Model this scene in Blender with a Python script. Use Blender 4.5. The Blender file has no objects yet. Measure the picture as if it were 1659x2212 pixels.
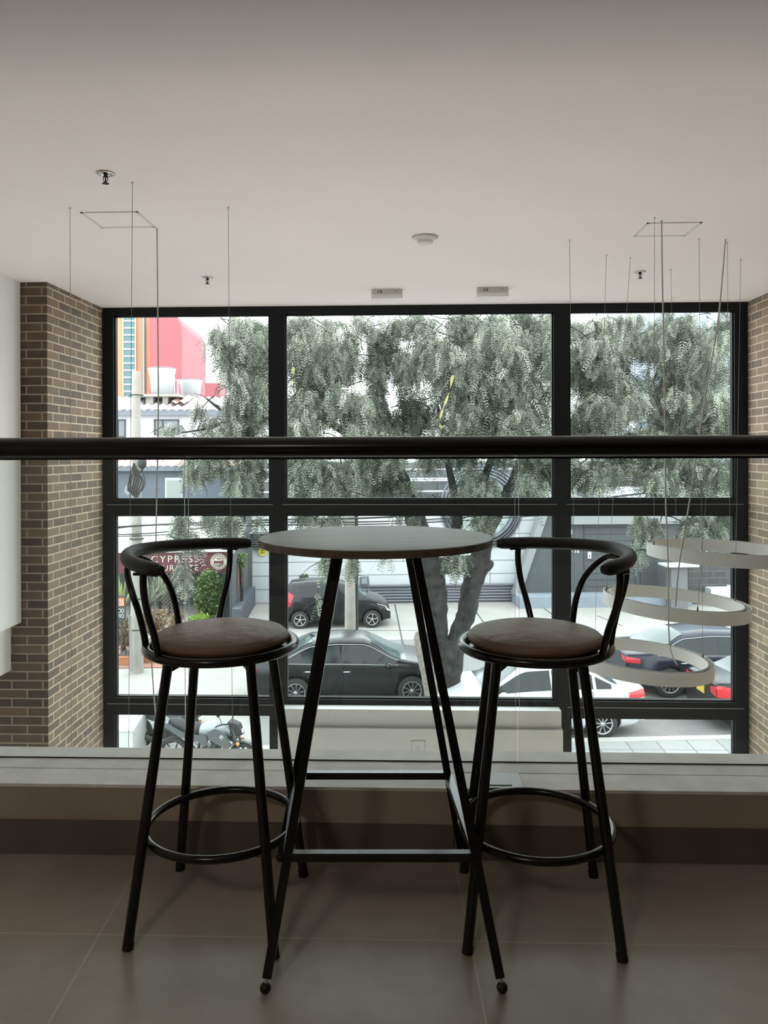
import bpy, bmesh, math, random
import numpy as np
from mathutils import Vector, Matrix
random.seed(7)
rng = np.random.default_rng(11)
C = bpy.context.scene.collection
PI = math.pi

# ---------------------------------------------------------------- camera, sky, lights
W, H, F, CX, HY, EYE = 1659, 2212, 1680.0, 829.5, 978.0, 1.30
YAW, ROLL = math.atan(0.034), -0.003
cd = bpy.data.cameras.new('camera'); cam = bpy.data.objects.new('camera', cd); C.objects.link(cam)
cd.sensor_fit = 'VERTICAL'; cd.sensor_height = 36.0; cd.lens = 36.0 * F / H
cd.shift_y = -(H / 2 - HY) / H; cd.clip_start = 0.05; cd.clip_end = 500
RC = Matrix.Rotation(YAW, 3, 'Z') @ Matrix.Rotation(PI / 2, 3, 'X') @ Matrix.Rotation(ROLL, 3, 'Z')
cam.matrix_world = Matrix.Translation((0, 0, EYE)) @ RC.to_4x4()
bpy.context.scene.camera = cam

wd = bpy.data.worlds.new('overcast'); bpy.context.scene.world = wd; wd.use_nodes = True
bgn = wd.node_tree.nodes['Background']
bgn.inputs[0].default_value = (0.93, 0.97, 1.0, 1); bgn.inputs[1].default_value = 5.7

def area(name, loc, rot, sx, sy, power, col):
    l = bpy.data.lights.new(name, 'AREA'); l.shape = 'RECTANGLE'; l.size = sx; l.size_y = sy
    l.energy = power; l.color = col
    o = bpy.data.objects.new(name, l); C.objects.link(o); o.location = loc; o.rotation_euler = rot
    return o
# added fill lights, unseen in the void, whose floor bounce brightens the ceiling
area('lobby_fill', (-0.9, 4.3, -1.6), (0, 0, 0), 1.6, 1.6, 215, (1.0, 0.975, 0.955))
area('lobby_fill', (2.0, 4.3, -1.6), (0, 0, 0), 1.6, 1.6, 215, (1.0, 0.975, 0.955))
# ceiling lamp of the mezzanine, behind the camera
area('room_lamp', (-1.1, -0.9, 2.5), (0, 0, 0), 0.35, 0.35, 22, (1.0, 0.86, 0.72))

vs = bpy.context.scene.view_settings
bpy.context.scene.display_settings.display_device = 'sRGB'
vs.view_transform = 'Standard'; vs.look = 'None'; vs.gamma = 1.0; vs.use_curve_mapping = False
vs.exposure = 0.0
cy = bpy.context.scene.cycles
cy.max_bounces = 10; cy.diffuse_bounces = 5; cy.transparent_max_bounces = 16; cy.caustics_reflective = False

# ---------------------------------------------------------------- pixel -> place
def ray(px, py): return RC @ Vector(((px - CX) / F, -(py - HY) / F, -1.0))
def P(px, py, Y):
    d = ray(px, py); t = Y / d.y; return Vector((0, 0, EYE)) + d * t
def G(px, py, z):
    d = ray(px, py); t = (z - EYE) / d.z; return Vector((0, 0, EYE)) + d * t
SA = math.radians(5.0)                       # the street runs 5 degrees off the window wall
SR = Matrix.Rotation(SA, 3, 'Z'); SRI = SR.inverted()
def S(px, py, D):                            # street coordinates (u along, v across, z)
    d = SRI @ ray(px, py); o = Vector((0, 0, EYE)); return o + d * (D / d.y)
def SG(px, py, z):
    return SRI @ G(px, py, z)
GZ = -4.5

# ---------------------------------------------------------------- materials
def lin(c): return tuple(((v / 255 / 12.92) if v / 255 <= .04045 else ((v / 255 + .055) / 1.055) ** 2.4) for v in c)
def nodes(m):
    m.use_nodes = True; nt = m.node_tree; return nt, nt.nodes['Principled BSDF']
def mat(name, col, rough=.6, metal=0.0, noise=0.0, scale=5.0, bump=0.0, bscale=40.0, spec=.5, coat=0, emis=None):
    m = bpy.data.materials.new(name); nt, b = nodes(m); b.inputs['Coat Roughness'].default_value = .12
    b.inputs['Base Color'].default_value = (*col, 1); b.inputs['Roughness'].default_value = rough
    b.inputs['Metallic'].default_value = metal; b.inputs['Specular IOR Level'].default_value = spec
    b.inputs['Coat Weight'].default_value = coat
    tc = nt.nodes.new('ShaderNodeTexCoord')
    if noise > 0:
        n = nt.nodes.new('ShaderNodeTexNoise'); n.inputs['Scale'].default_value = scale; n.inputs['Detail'].default_value = 6
        r = nt.nodes.new('ShaderNodeValToRGB')
        r.color_ramp.elements[0].position = .3; r.color_ramp.elements[1].position = .7
        r.color_ramp.elements[0].color = (*[c * (1 - noise) for c in col], 1)
        r.color_ramp.elements[1].color = (*[min(1, c * (1 + noise)) for c in col], 1)
        nt.links.new(tc.outputs['Object'], n.inputs['Vector']); nt.links.new(n.outputs[0], r.inputs[0])
        nt.links.new(r.outputs[0], b.inputs['Base Color'])
    if bump > 0:
        n = nt.nodes.new('ShaderNodeTexNoise'); n.inputs['Scale'].default_value = bscale; n.inputs['Detail'].default_value = 4
        bp = nt.nodes.new('ShaderNodeBump'); bp.inputs['Strength'].default_value = bump; bp.inputs['Distance'].default_value = .01
        nt.links.new(tc.outputs['Object'], n.inputs['Vector']); nt.links.new(n.outputs[0], bp.inputs['Height'])
        nt.links.new(bp.outputs[0], b.inputs['Normal'])
    return m

def glass_mat(name, tint=(.93, .96, .95), refl=.03, dust=.0025):
    m = bpy.data.materials.new(name); m.use_nodes = True; nt = m.node_tree
    for n in list(nt.nodes): nt.nodes.remove(n)
    out = nt.nodes.new('ShaderNodeOutputMaterial'); tr = nt.nodes.new('ShaderNodeBsdfTransparent')
    gl = nt.nodes.new('ShaderNodeBsdfGlossy'); fr = nt.nodes.new('ShaderNodeLayerWeight')
    mx = nt.nodes.new('ShaderNodeMixShader'); mm = nt.nodes.new('ShaderNodeMath'); ma = nt.nodes.new('ShaderNodeMath')
    df = nt.nodes.new('ShaderNodeBsdfTranslucent'); mx2 = nt.nodes.new('ShaderNodeMixShader')
    tr.inputs[0].default_value = (*tint, 1); gl.inputs['Roughness'].default_value = 0.0
    gl.inputs[0].default_value = (1, 1, 1, 1)
    fr.inputs[0].default_value = .12
    mm.operation = 'MULTIPLY'; mm.inputs[1].default_value = .8
    ma.operation = 'ADD'; ma.inputs[1].default_value = refl * .4
    nt.links.new(fr.outputs['Fresnel'], mm.inputs[0]); nt.links.new(mm.outputs[0], ma.inputs[0])
    nt.links.new(ma.outputs[0], mx.inputs[0]); nt.links.new(tr.outputs[0], mx.inputs[1]); nt.links.new(gl.outputs[0], mx.inputs[2])
    mx2.inputs[0].default_value = dust; df.inputs[0].default_value = (.8, .85, .85, 1)
    nt.links.new(mx.outputs[0], mx2.inputs[1]); nt.links.new(df.outputs[0], mx2.inputs[2])
    nt.links.new(mx2.outputs[0], out.inputs[0])
    return m

def brick_mat(name, axes, c1, c2, mortar, bw=.215, rh=.0665, zoff=0.0, off=.5, ms=.006, rough=.85, bias=0.0, uoff=0.0, bump=.6, var=.25):
    m = bpy.data.materials.new(name); nt, b = nodes(m)
    tc = nt.nodes.new('ShaderNodeTexCoord'); sp = nt.nodes.new('ShaderNodeSeparateXYZ'); cb = nt.nodes.new('ShaderNodeCombineXYZ')
    nt.links.new(tc.outputs['Object'], sp.inputs[0])
    au = nt.nodes.new('ShaderNodeMath'); au.operation = 'ADD'; au.inputs[1].default_value = uoff
    av = nt.nodes.new('ShaderNodeMath'); av.operation = 'ADD'; av.inputs[1].default_value = zoff
    nt.links.new(sp.outputs[axes[0]], au.inputs[0]); nt.links.new(sp.outputs[axes[1]], av.inputs[0])
    nt.links.new(au.outputs[0], cb.inputs[0]); nt.links.new(av.outputs[0], cb.inputs[1])
    br = nt.nodes.new('ShaderNodeTexBrick'); nt.links.new(cb.outputs[0], br.inputs['Vector'])
    br.offset = off; br.inputs['Scale'].default_value = 1; br.inputs['Brick Width'].default_value = bw
    br.inputs['Row Height'].default_value = rh; br.inputs['Mortar Size'].default_value = ms; br.inputs['Mortar Smooth'].default_value = .15
    br.inputs['Color1'].default_value = (*c1, 1); br.inputs['Color2'].default_value = (*c2, 1); br.inputs['Mortar'].default_value = (*mortar, 1)
    br.inputs['Bias'].default_value = bias
    n = nt.nodes.new('ShaderNodeTexNoise'); n.inputs['Scale'].default_value = 14; n.inputs['Detail'].default_value = 5
    nt.links.new(tc.outputs['Object'], n.inputs['Vector'])
    mr = nt.nodes.new('ShaderNodeMapRange'); mr.inputs['To Min'].default_value = 1 - var; mr.inputs['To Max'].default_value = 1 + var
    nt.links.new(n.outputs[0], mr.inputs[0])
    mx = nt.nodes.new('ShaderNodeVectorMath'); mx.operation = 'SCALE'
    nt.links.new(br.outputs['Color'], mx.inputs[0]); nt.links.new(mr.outputs[0], mx.inputs['Scale'])
    nt.links.new(mx.outputs[0], b.inputs['Base Color']); b.inputs['Roughness'].default_value = rough
    if bump:
        bp = nt.nodes.new('ShaderNodeBump'); bp.invert = True; bp.inputs['Strength'].default_value = bump; bp.inputs['Distance'].default_value = .006
        nt.links.new(br.outputs['Fac'], bp.inputs['Height']); nt.links.new(bp.outputs[0], b.inputs['Normal'])
    return m

def leaf_mat(name, cols, trans=.35):
    m = bpy.data.materials.new(name); m.use_nodes = True; nt = m.node_tree
    for n in list(nt.nodes): nt.nodes.remove(n)
    out = nt.nodes.new('ShaderNodeOutputMaterial'); at = nt.nodes.new('ShaderNodeAttribute'); at.attribute_name = 'tone'
    r = nt.nodes.new('ShaderNodeValToRGB'); el = r.color_ramp.elements
    while len(el) < len(cols): el.new(.5)
    for i, c in enumerate(cols): el[i].position = i / (len(cols) - 1); el[i].color = (*c, 1)
    nt.links.new(at.outputs['Fac'], r.inputs[0])
    d = nt.nodes.new('ShaderNodeBsdfDiffuse'); t = nt.nodes.new('ShaderNodeBsdfTranslucent'); g = nt.nodes.new('ShaderNodeBsdfGlossy')
    g.inputs['Roughness'].default_value = .45
    mx = nt.nodes.new('ShaderNodeMixShader'); mx.inputs[0].default_value = trans
    mg = nt.nodes.new('ShaderNodeMixShader'); mg.inputs[0].default_value = .04
    nt.links.new(r.outputs[0], d.inputs[0]); nt.links.new(r.outputs[0], t.inputs[0])
    nt.links.new(d.outputs[0], mx.inputs[1]); nt.links.new(t.outputs[0], mx.inputs[2])
    nt.links.new(mx.outputs[0], mg.inputs[1]); nt.links.new(g.outputs[0], mg.inputs[2]); nt.links.new(mg.outputs[0], out.inputs[0])
    return m

M = {}
M['black_metal'] = mat('black_metal', (.0025, .0025, .003), .24, .0, spec=.5)
M['black_foam'] = mat('black_foam', (.006, .006, .006), .5, bump=.2, bscale=300)
M['frame'] = mat('window_frame_paint', (.003, .005, .007), .5, spec=.3)
M['ceiling'] = mat('ceiling_paint', (.80, .77, .745), .9, noise=.015, scale=1.2)
M['white_wall'] = mat('white_wall_paint', (.74, .75, .73), .9, noise=.02, scale=2)
M['dark_wall'] = mat('back_room_paint', (.16, .15, .135), .9, noise=.05, scale=2)
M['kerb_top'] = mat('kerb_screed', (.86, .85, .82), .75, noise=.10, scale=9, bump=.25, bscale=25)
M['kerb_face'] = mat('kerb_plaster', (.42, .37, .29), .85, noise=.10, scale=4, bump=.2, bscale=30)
M['skirting'] = mat('skirting_tile', (.15, .13, .115), .5, noise=.18, scale=5)
M['gap'] = mat('dark_gap', (.03, .03, .03), .8)
M['steel'] = mat('brushed_steel', (.30, .30, .30), .5, .6)
M['leather'] = mat('brown_leather', (.21, .135, .09), .52, noise=.22, scale=7, bump=.6, bscale=16)
M['wood'] = None
M['glass'] = glass_mat('window_glass')
M['rail_glass'] = glass_mat('railing_glass', tint=(.93, .96, .95), refl=.04, dust=.005)
M['glass_edge'] = mat('glass_edge', (.55, .62, .58), .3)
M['ring_paint'] = mat('ring_paint', (.76, .76, .75), .5)
M['ring_in'] = mat('ring_driver', (.22, .21, .20), .6)
M['wire'] = mat('steel_wire', (.22, .22, .21), .4, .3)
M['cable'] = mat('clear_cable', (.50, .50, .48), .5)
M['plastic'] = mat('white_plastic', (.62, .61, .58), .5)
M['chrome'] = mat('chrome', (.6, .6, .6), .2, 1.0)
M['diffuser'] = mat('lamp_diffuser', (.80, .80, .78), .3)

def wood_mat():
    m = bpy.data.materials.new('dark_wood_laminate'); nt, b = nodes(m)
    tc = nt.nodes.new('ShaderNodeTexCoord'); mp = nt.nodes.new('ShaderNodeMapping'); mp.inputs['Scale'].default_value = (1.2, 14, 1)
    n = nt.nodes.new('ShaderNodeTexNoise'); n.inputs['Scale'].default_value = 3.5; n.inputs['Detail'].default_value = 7; n.inputs['Distortion'].default_value = .6
    r = nt.nodes.new('ShaderNodeValToRGB'); r.color_ramp.elements[0].position = .3; r.color_ramp.elements[1].position = .72
    r.color_ramp.elements[0].color = (.10, .078, .06, 1); r.color_ramp.elements[1].color = (.19, .155, .125, 1)
    nt.links.new(tc.outputs['Object'], mp.inputs[0]); nt.links.new(mp.outputs[0], n.inputs[0]); nt.links.new(n.outputs[0], r.inputs[0])
    nt.links.new(r.outputs[0], b.inputs['Base Color']); b.inputs['Roughness'].default_value = .36
    b.inputs['Specular IOR Level'].default_value = .25
    return m
M['wood'] = wood_mat()

def floor_mat():
    m = bpy.data.materials.new('floor_tile'); nt, b = nodes(m)
    tc = nt.nodes.new('ShaderNodeTexCoord'); sp = nt.nodes.new('ShaderNodeSeparateXYZ'); nt.links.new(tc.outputs['Object'], sp.inputs[0])
    def math_(op, a, bb):
        n = nt.nodes.new('ShaderNodeMath'); n.operation = op
        for i, v in enumerate((a, bb)):
            if v is None: continue
            if hasattr(v, 'is_linked'): nt.links.new(v, n.inputs[i])
            else: n.inputs[i].default_value = v
        return n.outputs[0]
    X, Y = sp.outputs[0], sp.outputs[1]
    u = math_('ADD', X, math_('MULTIPLY', Y, .045))
    def line(c, o, p, w):
        t = math_('MODULO', math_('ADD', c, 50 * p - o), p)
        return math_('LESS_THAN', t, w)
    g = math_('MAXIMUM', line(u, FX, 1.0, .005), line(Y, FY, 1.0, .005))
    n1 = nt.nodes.new('ShaderNodeTexNoise'); n1.inputs['Scale'].default_value = 2.2; n1.inputs['Detail'].default_value = 8; n1.inputs['Roughness'].default_value = .6
    nt.links.new(tc.outputs['Object'], n1.inputs['Vector'])
    r = nt.nodes.new('ShaderNodeValToRGB'); r.color_ramp.elements[0].position = .3; r.color_ramp.elements[1].position = .7
    r.color_ramp.elements[0].color = (.265, .23, .185, 1); r.color_ramp.elements[1].color = (.41, .365, .305, 1)
    nt.links.new(n1.outputs[0], r.inputs[0])
    mx = nt.nodes.new('ShaderNodeMix'); mx.data_type = 'RGBA'
    nt.links.new(g, mx.inputs[0]); nt.links.new(r.outputs[0], mx.inputs[6]); mx.inputs[7].default_value = (.45, .39, .31, 1)
    nt.links.new(mx.outputs[2], b.inputs['Base Color'])
    n2 = nt.nodes.new('ShaderNodeTexNoise'); n2.inputs['Scale'].default_value = 5; n2.inputs['Detail'].default_value = 5
    nt.links.new(tc.outputs['Object'], n2.inputs['Vector'])
    mr = nt.nodes.new('ShaderNodeMapRange'); mr.inputs['To Min'].default_value = .28; mr.inputs['To Max'].default_value = .42
    nt.links.new(n2.outputs[0], mr.inputs[0]); nt.links.new(mr.outputs[0], b.inputs['Roughness'])
    return m
_a, _b = G(979, 1860, 0), G(1044, 2179, 0)
FX = (_a.x + .045 * _a.y + _b.x + .045 * _b.y) / 2
FY = G(829, 2031, 0).y

# ---------------------------------------------------------------- mesh helpers
class MB:
    def __init__(s): s.v = []; s.f = []; s.m = []; s.sm = []
    def add(s, vs, fs, mi=0, smooth=False):
        o = len(s.v); s.v += [tuple(v) for v in vs]
        for f in fs: s.f.append(tuple(i + o for i in f)); s.m.append(mi); s.sm.append(smooth)
        return s
    def box(s, x0, y0, z0, x1, y1, z1, mi=0):
        x0, x1 = min(x0, x1), max(x0, x1); y0, y1 = min(y0, y1), max(y0, y1); z0, z1 = min(z0, z1), max(z0, z1)
        v = [(x, y, z) for z in (z0, z1) for y in (y0, y1) for x in (x0, x1)]
        return s.add(v, [(0, 2, 3, 1), (4, 5, 7, 6), (0, 1, 5, 4), (2, 6, 7, 3), (0, 4, 6, 2), (1, 3, 7, 5)], mi)
    def hexa(s, v, mi=0):       # 8 corners: bottom 4 then top 4, both counter-clockwise
        return s.add(v, [(3, 2, 1, 0), (4, 5, 6, 7), (0, 1, 5, 4), (1, 2, 6, 5), (2, 3, 7, 6), (3, 0, 4, 7)], mi)
    def tube(s, pts, r, n=10, mi=0, closed=False, cap=True, up=None, smooth=True, rot=0.0):
        pts = [Vector(p) for p in pts]; k = len(pts)
        if not hasattr(r, '__len__'): r = [r] * k
        T = []
        for i in range(k):
            a = pts[(i - 1) % k] if (closed or i > 0) else pts[i]; b = pts[(i + 1) % k] if (closed or i < k - 1) else pts[i]
            T.append((b - a).normalized())
        ref = Vector(up) if up else (Vector((0, 0, 1)) if abs(T[0].z) < .9 else Vector((1, 0, 0)))
        nrm = (ref - T[0] * ref.dot(T[0])).normalized(); vs = []
        for i in range(k):
            if i: nrm = (nrm - T[i] * nrm.dot(T[i])).normalized()
            bn = T[i].cross(nrm)
            for j in range(n):
                a = 2 * PI * j / n + rot; vs.append(pts[i] + (nrm * math.cos(a) + bn * math.sin(a)) * r[i])
        fs = []
        for i in range(k if closed else k - 1):
            i2 = (i + 1) % k
            for j in range(n): fs.append((i * n + j, i * n + (j + 1) % n, i2 * n + (j + 1) % n, i2 * n + j))
        s.add(vs, fs, mi, smooth)
        if cap and not closed:
            s.add(vs[:n], [tuple(range(n))[::-1]], mi); s.add(vs[-n:], [tuple(range(n))], mi)
        return s
    def sqbar(s, a, b, w, mi=0, up=None):
        return s.tube([a, b], w / math.sqrt(2), 4, mi, smooth=False, up=up, rot=PI / 4)
    def lathe(s, prof, c=(0, 0, 0), n=32, mi=0, axis='z', smooth=True):
        vs = []
        for (r, z) in prof:
            for j in range(n):
                a = 2 * PI * j / n; x, y = r * math.cos(a), r * math.sin(a)
                p = (x, y, z) if axis == 'z' else ((x, z, y) if axis == 'y' else (z, x, y))
                vs.append((p[0] + c[0], p[1] + c[1], p[2] + c[2]))
        fs = []
        for i in range(len(prof) - 1):
            for j in range(n): fs.append((i * n + j, i * n + (j + 1) % n, (i + 1) * n + (j + 1) % n, (i + 1) * n + j))
        return s.add(vs, fs, mi, smooth)
    def ell(s, c, r, n=14, mi=0):
        pr = [(math.sin(PI * i / 8), -math.cos(PI * i / 8)) for i in range(9)]
        o = len(s.v); s.lathe(pr, (0, 0, 0), n, mi)
        for i in range(o, len(s.v)):
            v = s.v[i]; s.v[i] = (v[0] * r[0] + c[0], v[1] * r[1] + c[1], v[2] * r[2] + c[2])
        return s
    def prism(s, poly, z0, z1, mi=0):   # poly of (x,y)
        n = len(poly); v = [(x, y, z0) for x, y in poly] + [(x, y, z1) for x, y in poly]
        return s.add(v, [tuple(range(n))[::-1], tuple(range(n, 2 * n))] + [(i, (i + 1) % n, n + (i + 1) % n, n + i) for i in range(n)], mi)
    def slabpoly(s, poly, y0, y1, mi=0):   # poly of (x,z) extruded along y
        n = len(poly); v = [(x, y0, z) for x, z in poly] + [(x, y1, z) for x, z in poly]
        return s.add(v, [tuple(range(n)), tuple(range(n, 2 * n))[::-1]] + [((i + 1) % n, i, n + i, n + (i + 1) % n) for i in range(n)], mi)
    def grid(s, rows, mi=0, smooth=True):
        m = len(rows[0]); vs = [p for r in rows for p in r]
        fs = [(i * m + j, i * m + j + 1, (i + 1) * m + j + 1, (i + 1) * m + j) for i in range(len(rows) - 1) for j in range(m - 1)]
        return s.add(vs, fs, mi, smooth)

FR = {}    # object name -> (loc, rotz) of things
def frame_of(o): return FR.get(o.name, (Vector((0, 0, 0)), 0.0, 1.0)) if o else (Vector((0, 0, 0)), 0.0, 1.0)
def thing(name, label, cat, loc=(0, 0, 0), rotz=0.0, group=None, space='world'):
    loc = Vector(loc)
    if space == 'street': loc = SR @ loc; rotz += SA
    o = bpy.data.objects.new(name, None); C.objects.link(o); o.location = loc; o.rotation_euler = (0, 0, rotz)
    o.empty_display_size = .2
    o['label'] = label; o['category'] = cat
    if group: o['group'] = group
    FR[o.name] = (loc, rotz, 1.0); return o
def build(name, mb, mats, parent=None, space='local', label=None, top=None):
    """space: local = coordinates of the parent thing; world; street"""
    v = np.array([tuple(p) for p in mb.v], dtype=np.float64).reshape(-1, 3)
    if space == 'street': v = v @ np.array(SR).T
    root = parent
    while root is not None and root.parent is not None: root = root.parent
    if space != 'local' and root is not None:
        loc, rz, _ = frame_of(root); Rm = np.array(Matrix.Rotation(-rz, 3, 'Z')); v = (v - np.array(loc)) @ Rm.T
    org = None
    if top is not None:            # own origin at the base
        org = (v.min(0) + v.max(0)) / 2; org[2] = v[:, 2].min()
        rz = SA if space == 'street' else 0.0
        Rm = np.array(Matrix.Rotation(-rz, 3, 'Z')); v = (v - org) @ Rm.T
    me = bpy.data.meshes.new(name); me.from_pydata([tuple(p) for p in v], [], mb.f)
    if not isinstance(mats, (list, tuple)): mats = [mats]
    for m in mats: me.materials.append(m)
    me.polygons.foreach_set('material_index', mb.m); me.polygons.foreach_set('use_smooth', mb.sm); me.update()
    o = bpy.data.objects.new(name, me); C.objects.link(o)
    if parent: o.parent = parent
    if top is not None:
        o.location = org; o.rotation_euler = (0, 0, rz); FR[o.name] = (Vector(org), rz, 1.0)
        for k_, v_ in top.items(): o[k_] = v_
    if label: o['label'] = label
    return o
def struct(name, mb, mats, parent=None, space='world'):
    o = build(name, mb, mats, parent, space if parent is None else space)
    if parent is None: o['kind'] = 'structure'
    return o
def bevel(o, w, seg=2):
    m = o.modifiers.new('bevel', 'BEVEL'); m.width = w; m.segments = seg; m.limit_method = 'ANGLE'; return o
def copy_tree(o, parent=None):
    c = o.copy(); C.objects.link(c); c.parent = parent
    for ch in o.children: copy_tree(ch, c)
    return c
def smooth_path(pts, n=6):
    pts = [Vector(p) for p in pts]; out = []
    for i in range(len(pts) - 1):
        p0, p1, p2, p3 = pts[max(i - 1, 0)], pts[i], pts[i + 1], pts[min(i + 2, len(pts) - 1)]
        for k in range(n):
            t = k / n
            out.append(.5 * ((2 * p1) + (p2 - p0) * t + (2 * p0 - 5 * p1 + 4 * p2 - p3) * t * t + (3 * p1 - p0 - 3 * p2 + p3) * t ** 3))
    out.append(pts[-1]); return out
def text(name, s, size, loc, rot, m, parent, ext=.004, align='LEFT', spacing=1.0, xs=1.0):
    cu = bpy.data.curves.new(name, 'FONT'); cu.body = s; cu.size = size; cu.extrude = ext; cu.align_x = align; cu.space_character = spacing
    t = bpy.data.objects.new(name, cu); C.objects.link(t); bpy.context.view_layer.update()
    me = bpy.data.meshes.new_from_object(t.evaluated_get(bpy.context.evaluated_depsgraph_get())); me.materials.clear(); me.materials.append(m)
    bpy.data.objects.remove(t)
    o = bpy.data.objects.new(name, me); C.objects.link(o); o.parent = parent; o.location = loc; o.rotation_euler = rot; o.scale = (xs, 1, 1)
    return o

# ================================================================ THE ROOM
YW = 6.72
zc = P(219, 665, YW).z                       # ceiling height
YP = 5.69                                    # front face of the brick pier
XL = (P(104, 800, YP).x + P(219, 800, YW).x) / 2
XR = P(1616, 800, YW).x
XP0 = P(46, 900, YP).x; XP1 = P(25, 1400, YP).x
YB = -3.6

struct('ceiling', MB().box(-4.2, YB, zc, 5.0, YW + .25, zc + .25), M['ceiling'])
M['floor'] = floor_mat()
YK = G(829, 1853, 0).y                       # foot of the kerb
zk = P(829, 1701, YK).z                      # kerb top
YK1 = G(829, 1621, zk).y; YG = G(829, 1643, zk).y; YGR = G(829, 1667, zk).y
struct('floor', MB().box(-4.2, YB, -.32, 5.0, YK1, 0), M['floor'])
struct('floor', MB().box(-4.2, YB, GZ - .2, 5.0, YW + .4, GZ + .02), mat('lobby_floor_tile', (.6, .585, .56), .5, noise=.05))
# kerb the railing stands on
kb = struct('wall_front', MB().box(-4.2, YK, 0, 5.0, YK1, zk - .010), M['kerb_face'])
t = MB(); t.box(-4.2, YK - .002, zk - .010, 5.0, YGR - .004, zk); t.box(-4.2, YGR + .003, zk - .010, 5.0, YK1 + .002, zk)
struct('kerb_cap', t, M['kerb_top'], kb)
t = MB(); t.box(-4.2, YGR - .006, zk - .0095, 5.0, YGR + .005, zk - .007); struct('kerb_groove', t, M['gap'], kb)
zb = P(829, 1779, YK).z
t = MB(); x = FX - .045 * YK - 5.0
while x < 5.0:
    t.box(max(x + .003, -4.2), YK - .008, 0, min(x + 1.0, 5.0), YK, zb); x += 1.0
bo = struct('baseboard_front', t, M['skirting'])

# left side: brick pier and brick cheek wall, white wall boxes in front of it
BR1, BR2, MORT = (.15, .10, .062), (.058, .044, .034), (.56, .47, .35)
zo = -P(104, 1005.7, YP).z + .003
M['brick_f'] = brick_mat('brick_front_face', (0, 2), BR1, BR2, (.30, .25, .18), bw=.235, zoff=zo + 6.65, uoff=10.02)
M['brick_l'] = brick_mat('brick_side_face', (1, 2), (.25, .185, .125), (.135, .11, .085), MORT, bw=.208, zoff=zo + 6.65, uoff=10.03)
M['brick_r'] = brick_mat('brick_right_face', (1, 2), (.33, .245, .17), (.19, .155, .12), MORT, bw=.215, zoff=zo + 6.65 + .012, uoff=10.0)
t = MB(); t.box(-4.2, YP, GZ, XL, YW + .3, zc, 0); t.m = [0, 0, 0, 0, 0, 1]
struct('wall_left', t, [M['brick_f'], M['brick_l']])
zbx = P(48, 1344, YP).z; zbx2 = P(25, 1447, YP).z
t = MB(); t.box(-4.2, YB, zbx, XP0, YP - .01, zc); t.box(-4.2, YB, zbx2, XP1, YP - .01, zbx + .01)
struct('wall_left', t, M['white_wall'])
struct('wall_left', MB().box(-4.4, YB, GZ, -4.15, YP, zc), M['white_wall'])
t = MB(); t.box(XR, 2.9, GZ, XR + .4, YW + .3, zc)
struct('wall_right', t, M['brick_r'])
struct('wall_right', MB().box(XR + .01, YB, GZ, XR + .4, 2.9, zc), M['dark_wall'])
struct('wall_back', MB().box(-4.4, YB - .2, GZ, 5.2, YB, zc + .2), M['dark_wall'])

# window wall: three bays
zt0 = P(245, 681, YW).z; r1b = P(245, 1079.5, YW).z; r2t = P(245, 1112.5, YW).z; r2b = P(245, 1507.5, YW).z; r3t = P(245, 1543, YW).z
xe = [P(p, 900, YW).x for p in (219, 245, 582, 599, 615.5, 1196.5, 1214, 1231, 1587.5, 1616)]
fd = .10
def bay(n, xa, pa, pb, xb):
    f = MB(); y0, y1 = YW, YW + fd
    f.box(xa, y0, GZ, pa, y1, zc); f.box(pb, y0, GZ, xb, y1, zc); f.box(pa, y0, zt0, pb, y1, zc)
    f.box(pa, y0, r2t, pb, y1, r1b); f.box(pa, y0, r3t, pb, y1, r2b); f.box(pa, y0, GZ, pb, y1, GZ + .12)
    w = struct('window_%d' % n, f, M['frame'])
    for (a, b, tag_) in ((r1b, zt0, 'u'), (r2b, r2t, 'm'), (GZ + .12, r3t, 'l')):
        s = MB(); q = .012
        for (c0, c1, d0, d1) in ((pa, pb, a, a + q), (pa, pb, b - q, b), (pa, pa + q, a, b), (pb - q, pb, a, b)):
            s.box(c0, y0 + .025, d0, c1, y0 + .075, d1)
        build('window_sash', s, M['frame'], w, 'world')
        build('window_pane', MB().add([(pa, y0 + .05, a), (pb, y0 + .05, a), (pb, y0 + .05, b), (pa, y0 + .05, b)], [(0, 1, 2, 3)]), M['glass'], w, 'world')
    g = MB()
    for zz in ((r1b + r2t) / 2 + .02, (r2b + r3t) / 2 + .018): g.box(xa + .04, y0 - .004, zz, xb - .04, y0, zz + .006)
    build('transom_line', g, M['steel'], w, 'world', label='thin pale line along the transom')  # thin pale strip set along each transom
bay(1, xe[0], xe[1], xe[2], xe[3]); bay(2, xe[3], xe[4], xe[5], xe[6]); bay(3, xe[6], xe[7], xe[8], xe[9])
# white boxed lintel in the lower middle bay
zA = P(829, 1533, 6.6).z; zB = P(829, 1573, 6.58).z
t = MB(); t.box(P(604, 1550, 6.6).x, 6.60, zB, P(1213, 1550, 6.6).x, YW - .002, zA); t.box(P(600, 1590, 6.57).x, 6.57, -2.6, P(1216.5, 1590, 6.57).x, YW - .002, zB)
o = struct('wall_lintel', t, mat('white_plaster', (.60, .62, .61), .8, noise=.03)); bevel(o, .004)
t = MB(); a = P(888, 1600, 6.57); b = P(918, 1622, 6.57); e = .006
t.box(a.x, 6.567, a.z - e, b.x, 6.57, a.z); t.box(a.x, 6.567, b.z, a.x + e, 6.57, a.z); t.box(b.x - e, 6.567, b.z, b.x, 6.57, a.z)
m_ = (a.x + b.x) / 2; t.box(m_ - .012, 6.567, b.z, m_ - .006, 6.57, a.z - .04); t.box(m_ + .006, 6.567, b.z, m_ + .012, 6.57, a.z - .05)
build('access_outline', t, mat('outline_grey', (.42, .42, .40), .8), o, 'world')

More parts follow.
